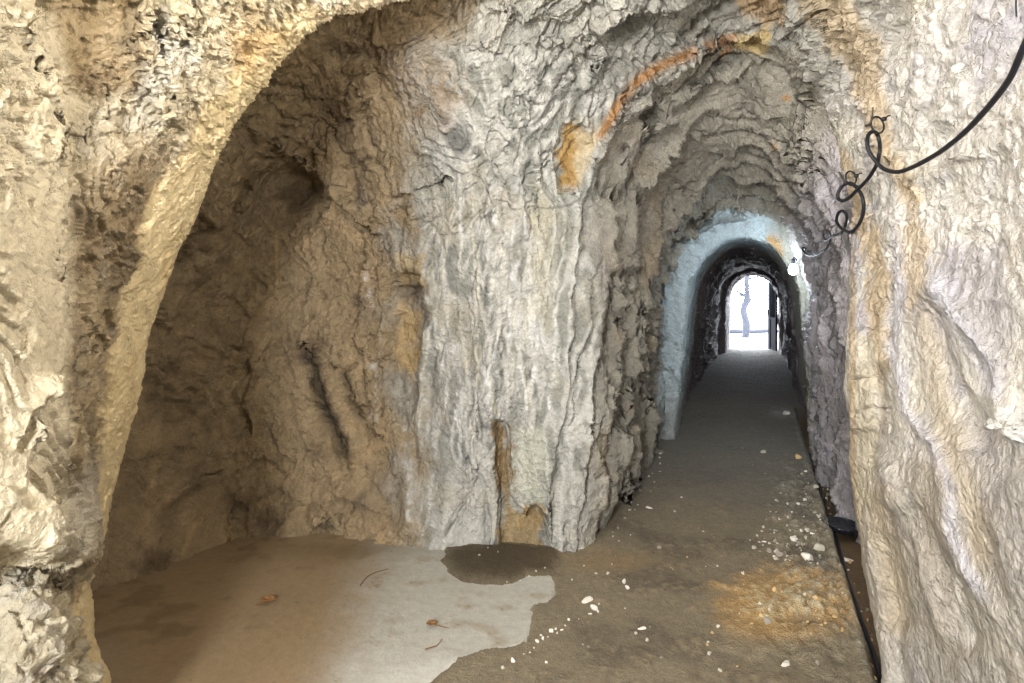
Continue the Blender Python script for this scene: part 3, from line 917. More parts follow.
def floor_field(x, y):
    p = np.stack([x, y, 0 * x], 1)
    s, t = x * SA + y * CA, x * CA - y * SA
    Yc = np.maximum(y, 0.8)
    px, py = CX + F * x / Yc, CY + F * H / Yc
    n1, n2, n3 = fbm(p * 1.8, 4, 401), fbm(p * 7, 4, 411), fbm(p * 26, 4, 421, 0.6)
    wx, wy = px + 5 * n2 + 2.5 * n3, py + 3 * n2 + 1.5 * n3
    sl = sst(sdpoly(wx, wy, SLAB, 60), -4, 4)
    z = 0.012 + 0.014 * n1 + 0.006 * n2 + 0.0028 * n3
    mud = sst(sdpoly(wx, wy, [(440, 560), (470, 550), (560, 548), (556, 578), (500, 586), (460, 583)], 40), -6, 10)
    z = z + 0.03 * mud
    mound = np.exp(-(((px - 800) / 75) ** 2 + ((py - 625) / 55) ** 2))
    z = z + 0.05 * mound * (1 + 0.6 * n2) + 0.008 * mound * n3
    rub = sst(px + 20 * n2, 765, 800) * sst(py, 440, 490) * sst(py, 690, 600) * (t < 0.46)
    z = z + 0.012 * rub * (1 + 2 * n3)
    z = np.where(s > 5, z * 0.8, z)
    z = z * (1 - sl) + (-0.03) * sl
    gt = sst(t + 0.018 * n2 + 0.012 * n3, 0.435, 0.455) * sst(s, 1.0, 1.4) * (1 - sst(s, 9.5, 10.5))
    lip = np.exp(-((t - 0.41 + 0.02 * n2) / 0.025) ** 2) * sst(s, 1.0, 2.0) * (1 - sst(s, 9, 10))
    z = z + 0.012 * lip - gt * (0.085 + 0.012 * n2 + 0.008 * n3)
    # colour
    col = np.tile(lin(147, 134, 110), (len(x), 1))
    col = mixc(col, lin(119, 108, 89), sst(n1 + 0.4 * n2, 0.0, 0.6))
    col = mixc(col, lin(160, 144, 116), sst(n2 + 0.5 * n3, 0.15, 0.8) * 0.7)
    far = sst(s, 4.6, 6.5)
    col = mixc(col, lin(136, 131, 121), far * 0.7)
    col = mixc(col, lin(104, 99, 94), sst(s, 9.5, 11.5) * 0.8)
    col = mixc(col, lin(86, 74, 54), mud * 0.95)
    och = np.exp(-(((wx - 790) / 80) ** 2 + ((wy - 612) / 42) ** 2))
    col = mixc(col, lin(190, 154, 100), sst(och + 0.5 * n2 * och, 0.2, 0.7))
    col = mixc(col, lin(214, 194, 152), sst(och + 0.9 * n3 * och + 0.4 * n2, 0.62, 1.1) * 0.9)
    col = mixc(col, lin(166, 140, 100), np.exp(-(((wx - 610) / 46) ** 2 + ((wy - 563) / 11) ** 2)) * 0.7)
    pale = rub * sst(n3 + 0.6 * n2, 0.05, 0.5)
    col = mixc(col, lin(196, 190, 172), pale * 0.55)
    col = mixc(col, lin(120, 116, 112), sst(rub * sst(-n2, 0.0, 0.5), 0, 1) * 0.5)
    col = mixc(col, lin(70, 62, 50), sst(wy, 610, 680) * sst(wx, 590, 640) * sst(n2 - n1, 0.1, 0.7) * 0.4)
    col = mixc(col, lin(176, 168, 148), lip * sst(n2, -0.2, 0.5) * 0.6)
    col = mixc(col, lin(112, 90, 64), gt * 0.9)
    col = mixc(col, lin(140, 92, 48), gt * sst(n3 + n2, 0.2, 0.9) * sst(py, 560, 640) * 0.8)
    col = mixc(col, lin(200, 204, 204), np.exp(-(((wx - 783) / 12) ** 2 + ((wy - 414) / 4) ** 2)) * 0.6)
    return z, col, n1, n2, n3


ss = spaced(-1.0, 20.6, 0.012, 0.05, 0.8)
ss = np.concatenate([np.arange(-4.6, 1.6, 0.06), spaced(1.6, 20.4, 0.012, 0.055, 0.8)])
tt = np.concatenate([np.arange(-4.6, -3.2, 0.05), np.arange(-3.2, -1.2, 0.02), np.arange(-1.2, 0.32, 0.011), np.arange(0.32, 0.60, 0.007), np.arange(0.60, 0.9, 0.03)])
S, T = np.meshgrid(ss, tt, indexing='ij')
X, Yv = (S * SA + T * CA).ravel(), (S * CA - T * SA).ravel()
Z, col, a1, a2, a3 = floor_field(X, Yv)
col *= (1 + 0.14 * a3 + 0.08 * a2)[:, None]
cA = np.concatenate([np.clip(col, 0.01, 0.95), np.full((len(X), 1), 0.15)], 1)
M_SOIL = rock_material('trodden_soil', 120, 0.9, 0.9, 0.5, 1.35, 0.25, 0.012)
me = mesh_from('floor', np.stack([X, Yv, Z], 1), grid_faces(len(ss), len(tt), True), [M_SOIL], cA)
link('floor', me, kind='structure')

xs, ys = np.arange(-3.9, 0.62, 0.014), np.arange(1.9, 4.9, 0.014)
XX, YY = np.meshgrid(xs, ys, indexing='ij')
x, y = XX.ravel(), YY.ravel()
p = np.stack([x, y, 0 * x], 1)
n1, n2, n3 = fbm(p * 1.6, 4, 501), fbm(p * 6, 4, 511), fbm(p * 24, 4, 521, 0.6)
z = 0.004 + 0.006 * n1 + 0.003 * n2 + 0.0018 * n3
px, py = CX + F * x / y, CY + F * H / y
z = z - 0.06 * sst(-sdpoly(px, py, SLAB, 60), 3, 11)
wx, wy = px + 14 * n2 + 20 * n1, py + 6 * n2
col = np.tile(lin(190, 186, 174), (len(x), 1))
col = mixc(col, lin(204, 200, 189), sst(n1 + 0.4 * n2, 0.1, 0.7))
dirt_shade = 1 - sst(wx + 0.35 * (wy - 550), 330, 430)  # brown left side: dirt plus warm shade put into the colour
col = mixc(col, lin(150, 122, 82), dirt_shade * 0.85)
col = mixc(col, lin(120, 98, 66), dirt_shade * sst(n2 + n1, 0.2, 0.8) * 0.6)
col = mixc(col, lin(150, 134, 104), sst(n2 - 0.4 * n1, 0.25, 0.8) * 0.5)
col = mixc(col, lin(112, 92, 62), sst(n3 + 0.8 * n2, 0.75, 1.2) * 0.6)
col = mixc(col, lin(128, 106, 74), np.exp(-(((wx - 335) / 60) ** 2 + ((wy - 552) / 9) ** 2)) * 0.7)
col *= (1 + 0.07 * n3)[:, None]
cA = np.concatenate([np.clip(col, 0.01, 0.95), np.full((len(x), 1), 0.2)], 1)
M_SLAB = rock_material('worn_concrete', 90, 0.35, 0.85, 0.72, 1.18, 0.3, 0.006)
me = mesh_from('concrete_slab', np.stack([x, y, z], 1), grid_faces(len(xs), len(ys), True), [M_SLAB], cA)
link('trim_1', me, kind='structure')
# ---------------------------------------------------------------- unseen rear wall and ceiling of the chamber, added to block sky light
plan = np.array([(-1.52, 1.32), (-2.0, 1.15), (-2.9, 1.0), (-3.2, -0.6), (-3.0, -2.4), (-2.0, -3.5), (0.0, -3.7), (0.75, -3.0), (0.72, -1.6), (0.78, -0.4), (0.80, 0.42)])
zs_ = np.array([-0.1, 0.8, 1.7, 2.5, 3.1, 3.35])
ctl = np.array([[(x * (1 - 0.10 * max(z - 2, 0)), y * (1 - 0.08 * max(z - 2, 0)), z) for x, y in plan] for z in zs_])
gr, r_, c_ = loft(ctl, [30] * 5, [16] * 10)
pr = gr.reshape(-1, 3)
dr_ = 0.06 * fbm(pr * 1.6, 3, 900) + 0.10 * plates(pr * 2.4, 3.5, 905, 0.1, 0.45, 2) + 0.01 * fbm(pr * 12, 3, 910)
nrm = grid_normals(gr)
if nrm[60, 80] @ (np.array((-1.0, -1.0, 1.7)) - gr[60, 80]) < 0:
    nrm = -nrm
gr = gr + nrm * dr_.reshape(gr.shape[:2] + (1,))
pr = gr.reshape(-1, 3)
cr_ = mixc(np.tile(lin(150, 138, 116), (len(pr), 1)), lin(118, 106, 88), sst(fbm(pr * 2, 4, 920), 0, 0.6))
cr_ = np.concatenate([cr_, np.full((len(pr), 1), 0.2)], 1).reshape(gr.shape[:2] + (4,))
sub_mesh('wall_rear', gr, cr_, M_ROCK, 0, gr.shape[0] - 1, 0, gr.shape[1] - 1, kind='structure')
cxs, cys = np.arange(-4.2, 2.4, 0.05), np.arange(-4.0, 3.2, 0.05)
XX, YY = np.meshgrid(cxs, cys, indexing='ij')
pr = np.stack([XX.ravel(), YY.ravel(), 3.32 + 0 * XX.ravel()], 1)
pr[:, 2] += 0.06 * fbm(pr * 1.3, 3, 930) + 0.08 * plates(pr * 2.4, 3.5, 935, 0.1, 0.45, 2)
cr_ = mixc(np.tile(lin(150, 140, 120), (len(pr), 1)), lin(118, 108, 92), sst(fbm(pr * 2, 4, 940), 0, 0.6))
me = mesh_from('ceiling_rear', pr, grid_faces(len(cxs), len(cys)), [M_ROCK], np.concatenate([cr_, np.full((len(pr), 1), 0.2)], 1))
link('ceiling_rear', me, kind='structure')
# ---------------------------------------------------------------- things
from mathutils import Vector, Matrix, bvhtree

_g = G[::5, ::4].reshape(-1, 3)
_bvh = bvhtree.BVHTree.FromPolygons(_g.tolist(), grid_faces(G[::5, ::4].shape[0], G[::5, ::4].shape[1]).tolist())


def wall_hit(px, py):
    d = Vector(((px - CX) / F, 1.0, -(py - CY) / F)).normalized()
    h = _bvh.ray_cast(Vector((0, 0, H)), d)
    return (h[0], h[1]) if h[0] is not None else (None, None)


def ground(x, y):
    zz = floor_field(np.array([x, x]), np.array([y, y]))[0][0]
    if -3.9 < x < 0.6 and 1.9 < y < 4.9:
        zz = max(zz, 0.006)
    return float(zz)


def tube(pts, r, seg=10, closed=False, sub=4, r_end=None):
    """swept tube through points"""
    pts = np.array(pts, float)
    if sub > 1:
        par = np.linspace(0, len(pts) - 1, (len(pts) - 1) * sub + 1)
        pts = cr(pts, par, 0)
    n = len(pts)
    tg = np.gradient(pts, axis=0)
    tg /= np.maximum(np.linalg.norm(tg, axis=1, keepdims=True), 1e-9)
    up = np.array([0.13, 0.21, 0.97])
    a = np.cross(tg[0], up)
    a /= np.linalg.norm(a)
    V = []
    for k in range(n):
        a = a - tg[k] * (a @ tg[k])
        a /= max(np.linalg.norm(a), 1e-9)
        b = np.cross(tg[k], a)
        rk = r if r_end is None else r + (r_end - r) * k / (n - 1)
        for j in range(seg):
            f = 2 * math.pi * j / seg
            V.append(pts[k] + rk * (math.cos(f) * a + math.sin(f) * b))
    Fc = []
    for k in range(n - 1):
        for j in range(seg):
            j2 = (j + 1) % seg
            Fc.append((k * seg + j, k * seg + j2, (k + 1) * seg + j2, (k + 1) * seg + j))
    c0 = len(V)
    V += [pts[0], pts[-1]]
    for j in range(seg):
        j2 = (j + 1) % seg
        Fc.append((c0, j2, j, c0))
        Fc.append((c0 + 1, (n - 1) * seg + j, (n - 1) * seg + j2, c0 + 1))
    return V, Fc


def pymesh(name, V, Fc, mat, smooth=True):
    me = bpy.data.meshes.new(name)
    Fc = [tuple(dict.fromkeys(f)) for f in Fc]
    me.from_pydata([tuple(map(float, v)) for v in V], [], Fc)
    me.materials.append(mat)
    me.polygons.foreach_set('use_smooth', np.full(len(me.polygons), smooth))
    me.update()
    return me


def lathe(prof, seg=40):
    V, Fc = [], []
    for r, z in prof:
        for j in range(seg):
            f = 2 * math.pi * j / seg
            V.append((r * math.cos(f), r * math.sin(f), z))
    for k in range(len(prof) - 1):
        for j in range(seg):
            j2 = (j + 1) % seg
            Fc.append((k * seg + j, k * seg + j2, (k + 1) * seg + j2, (k + 1) * seg + j))
    return V, Fc


def ico(sub):
    import bmesh
    bm = bmesh.new()
    bmesh.ops.create_icosphere(bm, subdivisions=sub, radius=1.0)
    V = np.array([v.co[:] for v in bm.verts])
    Fc = np.array([[v.index for v in f.verts] for f in bm.faces])
    bm.free()
    return V, Fc


def box(x0, x1, y0, y1, z0, z1, bev=0.004):
    import bmesh
    bm = bmesh.new()
    bmesh.ops.create_cube(bm, size=1)
    for v in bm.verts:
        v.co = ((x0 + x1) / 2 + v.co.x * (x1 - x0), (y0 + y1) / 2 + v.co.y * (y1 - y0), (z0 + z1) / 2 + v.co.z * (z1 - z0))
    bmesh.ops.bevel(bm, geom=bm.edges[:], offset=bev, segments=1, affect='EDGES')
    V = [v.co[:] for v in bm.verts]
    bm.verts.index_update()
    Fc = [tuple(v.index for v in f.verts) for f in bm.faces]
    bm.free()
    return V, Fc


def joined(parts):
    V, Fc = [], []
    for v, f in parts:
        o = len(V)
        V += list(v)
        Fc += [tuple(i + o for i in q) for q in f]
    return V, Fc


def at(V, loc):
    return [tuple(np.array(v) - np.array(loc)) for v in V]


M_CABLE = plain('black_rubber', (0.008, 0.008, 0.011), 0.5, 0, 0.3, 60, 0.1, 0.3)
M_IRON = plain('rusty_iron', (0.055, 0.04, 0.032), 0.7, 0.3, 0.5, 120, 0.5)
M_PLAST = plain('black_plastic', (0.012, 0.013, 0.018), 0.25, 0, 0.3, 30, 0.05)
M_WHITE = plain('white_limestone', lin(214, 208, 197), 0.85, 0, 0.14, 30, 0.5, 0.3)
M_PALE = plain('pale_limestone', lin(182, 175, 158), 0.85, 0, 0.22, 30, 0.5, 0.3)
M_GREY = plain('grey_limestone', lin(140, 132, 120), 0.85, 0, 0.25, 30, 0.5, 0.3)
M_OCHRE = plain('ochre_stone', lin(188, 158, 112), 0.9, 0, 0.25, 30, 0.5, 0.3)
M_BROWN = plain('brown_leaf', lin(110, 78, 44), 0.8, 0, 0.35, 60, 0.5, 0.3)
M_STEEL = plain('painted_steel', (0.012, 0.013, 0.018), 0.9, 0.0, 0.2, 20, 0.1, 0.1)

# --- cable along the right wall
path = [(1068, -60, 1.32), (1045, 0, 1.40), (1024, 46, 1.47), (1010, 78, 1.55), (990, 105, 1.66), (965, 132, 1.82), (940, 152, 2.0), (915, 166, 2.2), (898, 172, 2.36),
        (884, 169, 2.48), (874, 159, 2.53), (868.5, 150, 2.55), (867, 141, 2.56), (869, 134, 2.58), (873, 131.5, 2.60), (877, 134, 2.62), (879.5, 142, 2.62), (879.5, 153, 2.60),
        (876, 166, 2.64), (867, 180, 2.72), (857, 190, 2.80), (850, 197, 2.86), (843, 201, 2.92), (838.5, 199, 2.96), (838, 193, 2.96), (843, 185.5, 2.94), (850, 183, 2.90),
        (856, 187, 2.86), (861, 194, 2.83), (863.5, 203, 2.82), (863, 214, 2.84), (859, 224, 2.88), (852, 232, 2.98), (846, 231, 3.12), (840, 227, 3.26), (836.5, 221, 3.32),
        (838, 214, 3.34), (842, 211, 3.34), (846, 214, 3.32), (847, 220, 3.34), (844, 229, 3.45), (840, 234, 3.6), (833, 236, 3.8), (827.5, 240, 4.2), (824.5, 239, 4.4), (823.5, 235, 4.5),
        (825, 231, 4.5), (828, 230.5, 4.5), (830.5, 235, 4.6), (829.5, 242, 4.8), (826, 249, 5.0), (820, 254, 5.3), (813, 256, 5.6), (806, 254, 5.9), (802.5, 250, 6.05),
        (803, 247.5, 6.1), (805.5, 249, 6.1), (803, 255, 6.25), (799, 260, 6.4), (794.5, 263.5, 6.6)]
cp = []
for q in path:
    Yq = q[2]
    hh_ = wall_hit(q[0], q[1])[0]
    if hh_ is not None and q[0] < 1024:
        Yq = min(Yq, hh_[1] - (0.035 if q[0] > 842 else 0.10))
    cp.append(P(q[0], q[1], Yq))
V, Fc = tube(cp, 0.0074, 12, sub=6)
base = P(1024, 46, 1.47)
cable = link('electric_cable', pymesh('electric_cable', at(V, base), Fc, M_CABLE), label='black electric cable looping along the right wall to the small lamp', category='cable')
cable.location = base


def hook(tip, root, ring_c, ring_r, knot, Y, label, tilt):
    loc = P(*root, Y)
    t = empty('cable_hook', loc, label, 'hook', 'hooks carrying the cable')
    h, nrm = wall_hit(*root)
    a = np.array(P(*tip, Y - 0.02))
    b = np.array(P(*root, Y))
    c = np.array(h) + np.array((0.0, 0.03, 0.0)) if h is not None and abs(h[1] - Y) < 1.0 else b + np.array((0.10, 0.10, 0.0))
    v, f = tube([a, (a + b) / 2 + np.array((0.003, 0, 0)), b, c], 0.0022, 8, sub=4, r_end=0.0065)
    link('nail', pymesh('nail', at(v, loc), f, M_IRON), t)
    rc = np.array(P(*ring_c, Y - 0.01))
    rr_ = ring_r * Y / F
    e1 = np.array((math.cos(tilt), 0.25, 0.0))
    e2 = np.array((0.0, 0.2, 1.0))
    pts = [rc + rr_ * (math.cos(k * math.pi / 8) * e1 + 1.15 * math.sin(k * math.pi / 8) * e2) for k in range(17)]
    v, f = tube(pts, 0.0035, 8, sub=3)
    ring = link('tie', pymesh('tie', at(v, loc), f, M_CABLE), t)
    kc = np.array(P(*knot, Y - 0.012))
    v, f = ico(2)
    v = v * np.array((0.011, 0.009, 0.009)) * (1 + 0.15 * fbm(v * 2, 2, 5))[:, None] + kc
    v2, f2 = tube([kc, kc + np.array((0.012, -0.004, 0.010)), kc + np.array((0.02, -0.004, 0.012))], 0.003, 6, sub=2)
    V_, F_ = joined([(v, f.tolist()), (v2, f2)])
    link('knot', pymesh('knot', at(V_, loc), F_, M_CABLE), ring)
    return t


hook((873, 107), (870, 124), (877.5, 125), 7.5, (884, 119), 2.6, 'largest cable hook with a rusty spike, above the big loop nearest the camera', 0.2)
hook((839, 172), (846, 183), (851, 178), 6, (856.5, 176), 2.92, 'rusty hook with a round black tie above the second cable loop', 0.1)
hook((826, 224), (829, 230), (828, 228), 3.5, (832, 227), 4.5, 'small distant cable hook above the tightest loop by the tunnel mouth', 0.1)

# --- short wire hanging at the top right
h, _ = wall_hit(1016, 8)
Yw = (h[1] if h is not None else 1.6) - 0.04
wb = P(1016, 16, Yw)
V, Fc = tube([P(1018, -70, Yw - 0.02), P(1017, -30, Yw), P(1016, 0, Yw), P(1016, 9, Yw), P(1016.4, 17, Yw)], 0.0022, 8)
o = link('wire', pymesh('wire', at(V, wb), Fc, M_CABLE), label='thin dark wire end hanging down in the upper right corner', category='wire')
o.location = wb

# --- lamp at the end of the cable
lp = P(793.2, 268.5, 6.66)
lamp = empty('bulb_lamp', lp, 'small glowing white bulb at the end of the cable by the pale arch', 'lamp')
prof = [(0.0005, -0.046), (0.014, -0.044), (0.027, -0.036), (0.036, -0.021), (0.038, -0.004), (0.034, 0.014), (0.025, 0.032), (0.017, 0.046), (0.014, 0.052)]
v, f = lathe([(1.2 * a_, 1.2 * b_ - 0.008) for a_, b_ in prof], 24)
nb_ = N('lit_bulb_glass')
nb_.b.inputs['Emission Color'].default_value = (0.84, 0.93, 1.0, 1)
nb_.b.inputs['Emission Strength'].default_value = 16
tt_ = nb_.tex(20, 2, 0.5)
nb_.l(nb_.ramp(tt_.outputs[0], [(0, (0.9, 0.92, 0.95)), (1, (0.97, 0.98, 1.0))]), nb_.b.inputs['Base Color'])
link('bulb', pymesh('bulb', v, f, nb_.m), lamp)
v, f = lathe([(0.0005, 0.098), (0.012, 0.097), (0.017, 0.090), (0.019, 0.070), (0.021, 0.056), (0.021, 0.048), (0.015, 0.046)], 24)
sk = link('socket', pymesh('socket', v, f, M_PLAST), lamp)
v, f = tube([(0, 0, 0.094), (0.002, -0.01, 0.11), (0.012, -0.05, 0.085), (0.008, -0.06, 0.06)], 0.006, 8)
link('flex', pymesh('flex', v, f, M_CABLE), sk)

# --- black basin lying over the gutter
bx, by = FP(843, 527)
t = empty('plastic_basin', (bx, by, -0.02), 'black round shallow plastic basin lying across the drain at the rock corner', 'basin')
v, f = lathe([(0.0005, 0.012), (0.09, 0.010), (0.118, 0.022), (0.138, 0.050), (0.146, 0.052), (0.150, 0.046), (0.128, 0.008), (0.095, -0.002), (0.0005, -0.002)], 56)
b_ = link('bowl', pymesh('bowl', v, f, M_PLAST), t)
v, f = tube([(0.148 * math.cos(k * math.pi / 16), 0.148 * math.sin(k * math.pi / 16), 0.050) for k in range(33)], 0.006, 8, sub=2)
link('rim', pymesh('rim', v, f, M_PLAST), t)
t.rotation_euler = (math.radians(4), math.radians(3), 0.4)
t.scale = (0.86, 0.86, 0.8)

# --- dark strip along the edge of the gutter
hp = []
for k in range(40):
    s0 = 2.35 + 5.4 * k / 39
    t0 = 0.472 + 0.006 * math.sin(s0 * 4.1) + 0.004 * math.sin(s0 * 9.7)
    x, y, _ = ST(s0, t0, 0)
    hp.append((x, y, ground(x, y) + 0.016))
V, Fc = tube(hp, 0.011, 8, sub=3)
o = link('strip', pymesh('strip', at(V, hp[0]), Fc, M_CABLE), label='thin black strip lying in the drain along the edge of the path', category='strip')
o.location = hp[0]

# --- stones
SV, SF = ico(3)


def stone_mesh(k, mat, flat=0.7):
    q = SV * np.array((1.0, 0.75, flat))
    n = 0.22 * fbm(SV * 1.3 + 9.1 * k, 2, 600 + k)
    fh, fe = facets(SV * 1.5 + 5.7 * k, 640 + k)
    # cut by random planes for a broken look
    q = q * (1 + n + 0.10 * fh)[:, None]
    r2 = random.Random(k)
    for _ in range(10):
        d = np.array([r2.gauss(0, 1), r2.gauss(0, 1), r2.gauss(0, 0.8)])
        d /= np.linalg.norm(d)
        lim = 0.56 * abs(q @ d).max()
        ex = np.maximum(q @ d - lim, 0)
        q = q - ex[:, None] * d * 0.95
    q[:, 2] -= q[:, 2].min() * 0.75
    return pymesh('stone', q, SF.tolist(), mat, False)


MESH = {m: [stone_mesh(k + 10 * i, mat, fl) for k, fl in enumerate((0.75, 0.55, 0.4, 0.65, 0.85))]
        for i, (m, mat) in enumerate((('white', M_WHITE), ('pale', M_PALE), ('grey', M_GREY), ('ochre', M_OCHRE)))}


def stone(px, py, w, kind, label, group=None, shape=None, name='stone', el=1.0, rot=None, cat='stone'):
    """a stone w pixels wide in the photograph, lying where that spot of the floor is"""
    x, y = FP(px, py)
    z = ground(x, y)
    y = y - z * 0.0
    me = rng.choice(MESH[kind]) if shape is None else MESH[kind][shape]
    r = 0.5 * w * y / F
    o = link(name, me)
    o.location = (x, y, z - 0.15 * r)
    o.scale = (r, r * el, r)
    o.rotation_euler = (rng.uniform(-.15, .15), rng.uniform(-.15, .15), rng.uniform(0, 6.28) if rot is None else rot)
    o['label'] = label
    o['category'] = cat
    if group:
        o['group'] = group
    return o


for q in [
    (587, 603, 15, 'white', 'large flat white stone on the soil right of the pale slab', 1), (594, 611, 9, 'white', 'white broken stone touching the large flat one by the slab', 0),
    (819, 557, 15, 'pale', 'largest pale block of the rubble beside the drain', 0), (794, 544, 14, 'white', 'flat white stone on the rubble left of the pale block', 2),
    (807, 566, 20, 'white', 'long low white stone below the pale block of the rubble', 2), (807, 534, 9, 'pale', 'pale stone in the rubble above the flat white stone', 3),
    (847, 549, 11, 'white', 'white stone down in the drain below the black basin', 1), (779, 559, 8, 'grey', 'grey stone at the left end of the rubble', 4),
    (743, 579, 6, 'white', 'small white stone alone on the path at the edge of the ochre patch', 1), (642, 633, 9, 'white', 'bright white oval pebble alone in the middle of the path', 1),
    (636, 638, 5, 'pale', 'tiny pale stone just left of the white oval pebble', 0), (647, 645, 6, 'pale', 'tiny pale stone below the white oval pebble', 3),
    (624, 586, 7, 'white', 'upright white stone half buried in the soil', 4), (627, 592, 6, 'white', 'white stone broken off beside the half buried one', 0),
    (608, 576, 7, 'white', 'small white stone below the foot of the rock pillar', 1), (513, 664, 8, 'white', 'round white pebble on the soil near the bottom edge', 4),
    (503, 671, 6, 'pale', 'pale pebble left of the round white one near the bottom edge', 3), (546, 665, 5, 'white', 'small white pebble right of the round one near the bottom edge', 2),
    (562, 550, 11, 'white', 'white stone wedged at the tip of the pillar foot', 1), (787, 415, 13, 'white', 'flat whitish stone at the right edge of the far path', 2),
    (764, 454, 9, 'pale', 'tan stone on the path where the tunnel narrows', 2), (798, 460, 8, 'ochre', 'brown stone at the edge of the drain, deep in the tunnel', 0),
    (816, 493, 8, 'pale', 'pale square stone on the lip of the drain', 0), (806, 497, 3.5, 'ochre', 'reddish chip on the rubble beside the lip of the drain', 0),
    (816, 619, 13, 'ochre', 'large ochre lump on the crest of the ochre patch', 0), (822, 626, 10, 'ochre', 'ochre lump below the large one on the ochre patch', 3),
    (786, 672, 15, 'white', 'white stone near the bottom edge below the ochre patch', 1), (767, 634, 12, 'grey', 'grey stone at the lower left of the ochre patch', 3),
    (775, 599, 6, 'ochre', 'yellowish stone at the upper edge of the ochre patch', 4), (760, 613, 6, 'pale', 'pale stone at the left edge of the ochre patch', 4),
    (874, 671, 9, 'ochre', 'orange stone in the drain at the bottom edge', 1), (871, 655, 6, 'ochre', 'small orange stone in the drain above the bottom one', 3),
    (720, 676, 7, 'pale', 'pale pebble on the path near the bottom edge', 2), (709, 660, 7, 'pale', 'flat pale chip on the path above the bottom pebble', 2),
    (718, 633, 5, 'white', 'white speck of stone left of the ochre patch', 0), (712, 638, 4, 'ochre', 'orange chip beside the white speck left of the ochre patch', 0),
    (649, 509, 7, 'white', 'white stone beside the foot of the tunnel wall', 1), (675, 513, 4, 'pale', 'small pale stone on the path right of the tunnel wall foot', 0),
    (818, 672, 8, 'grey', 'dark grey stone at the bottom edge beside the drain', 3), (659, 551, 8, 'grey', 'flat brownish grey stone set in the middle of the path', 2),
]:
    px_, py_, w_, kd, lb, sh = q
    stone(px_, py_, w_, kd, lb, shape=sh, group='single stones on the path')

random.seed(5)
# a run of white chips on the soil beside the slab
for q in [(551, 634, 7), (556, 631, 4), (562, 632, 4), (543, 642, 5), (537, 645, 5), (548, 640, 3), (541, 638, 3), (534, 650, 3), (530, 654, 3), (524, 656, 3), (557, 637, 3), (565, 629, 2.5), (590, 616, 4), (598, 614, 4), (599, 606, 3)]:
    stone(q[0], q[1], q[2], 'white', 'small white chip on the soil beside the edge of the pale slab', 'white chips beside the slab')
for q in [(507, 584, 3.5), (529, 578, 4), (536, 576, 3), (479, 564, 4), (520, 582, 2.5), (572, 581, 3), (596, 576, 4), (498, 560, 3), (545, 574, 3), (488, 556, 2.5), (584, 568, 3), (612, 566, 3)]:
    stone(q[0], q[1], q[2], 'pale', 'small pale chip in the dark mud at the foot of the pillar', 'chips in the mud')
# the rubble beside the drain
n = 0
RUB = [(770, 500), (788, 470), (806, 470), (822, 520), (829, 556), (824, 576), (796, 572), (764, 568), (752, 548)]
while n < 105:
    x, y = random.uniform(745, 832), random.uniform(468, 580)
    if not inpoly(np.array([x]), np.array([y]), RUB)[0]:
        continue
    w_ = random.choice((2.2, 2.6, 3, 3.5, 4, 5, 6.5)) * (0.6 + 0.5 * (y - 468) / 110)
    stone(x, y, w_, random.choice(('white', 'pale', 'pale', 'pale', 'grey')), 'small pale chip in the rubble beside the drain', 'chips of the rubble beside the drain')
    n += 1
# crumbs of the ochre patch
for k in range(24):
    a = random.gauss(0, 1), random.gauss(0, 1)
    x, y = 795 + 32 * a[0], 620 + 26 * a[1]
    if y > 680 or y < 580 or x > 850:
        continue
    stone(x, y, random.uniform(2.5, 6), random.choice(('ochre', 'ochre', 'ochre', 'pale')), 'small crumb of ochre rock on the ochre patch', 'crumbs on the ochre patch')
# grit strewn over the path
for k in range(46):
    y = random.uniform(400, 680)
    l = 600 - 0.0 + (545 - y) * 0.55 if y < 545 else 600 - (y - 545) * 0.9
    x = random.uniform(l + 20, 790 if y > 450 else 780)
    stone(x, y, random.uniform(1.8, 3.6) * (0.5 + 0.6 * (y - 380) / 300), random.choice(('white', 'pale', 'pale', 'grey', 'grey', 'ochre')), 'tiny stone strewn on the bare path', 'grit on the path')
# fallen bits along the foot of the left tunnel wall and in the drain
for k in range(20):
    u = random.random()
    x, y = 604 + 52 * u + random.uniform(2, 14), 548 - 96 * u + random.uniform(-3, 4)
    stone(x, y, random.uniform(2, 4.5), random.choice(('pale', 'white', 'grey')), 'small stone fallen at the foot of the left tunnel wall', 'stones along the tunnel wall')
for k in range(26):
    s0 = random.uniform(2.5, 6.5)
    x, y, _ = ST(s0, random.uniform(0.49, 0.56), 0)
    stone(CX + F * x / y, CY + F * H / y, random.uniform(3, 8) * 2.8 / y, random.choice(('ochre', 'grey', 'ochre', 'pale')), 'small brownish stone lying in the drain', 'stones in the drain')

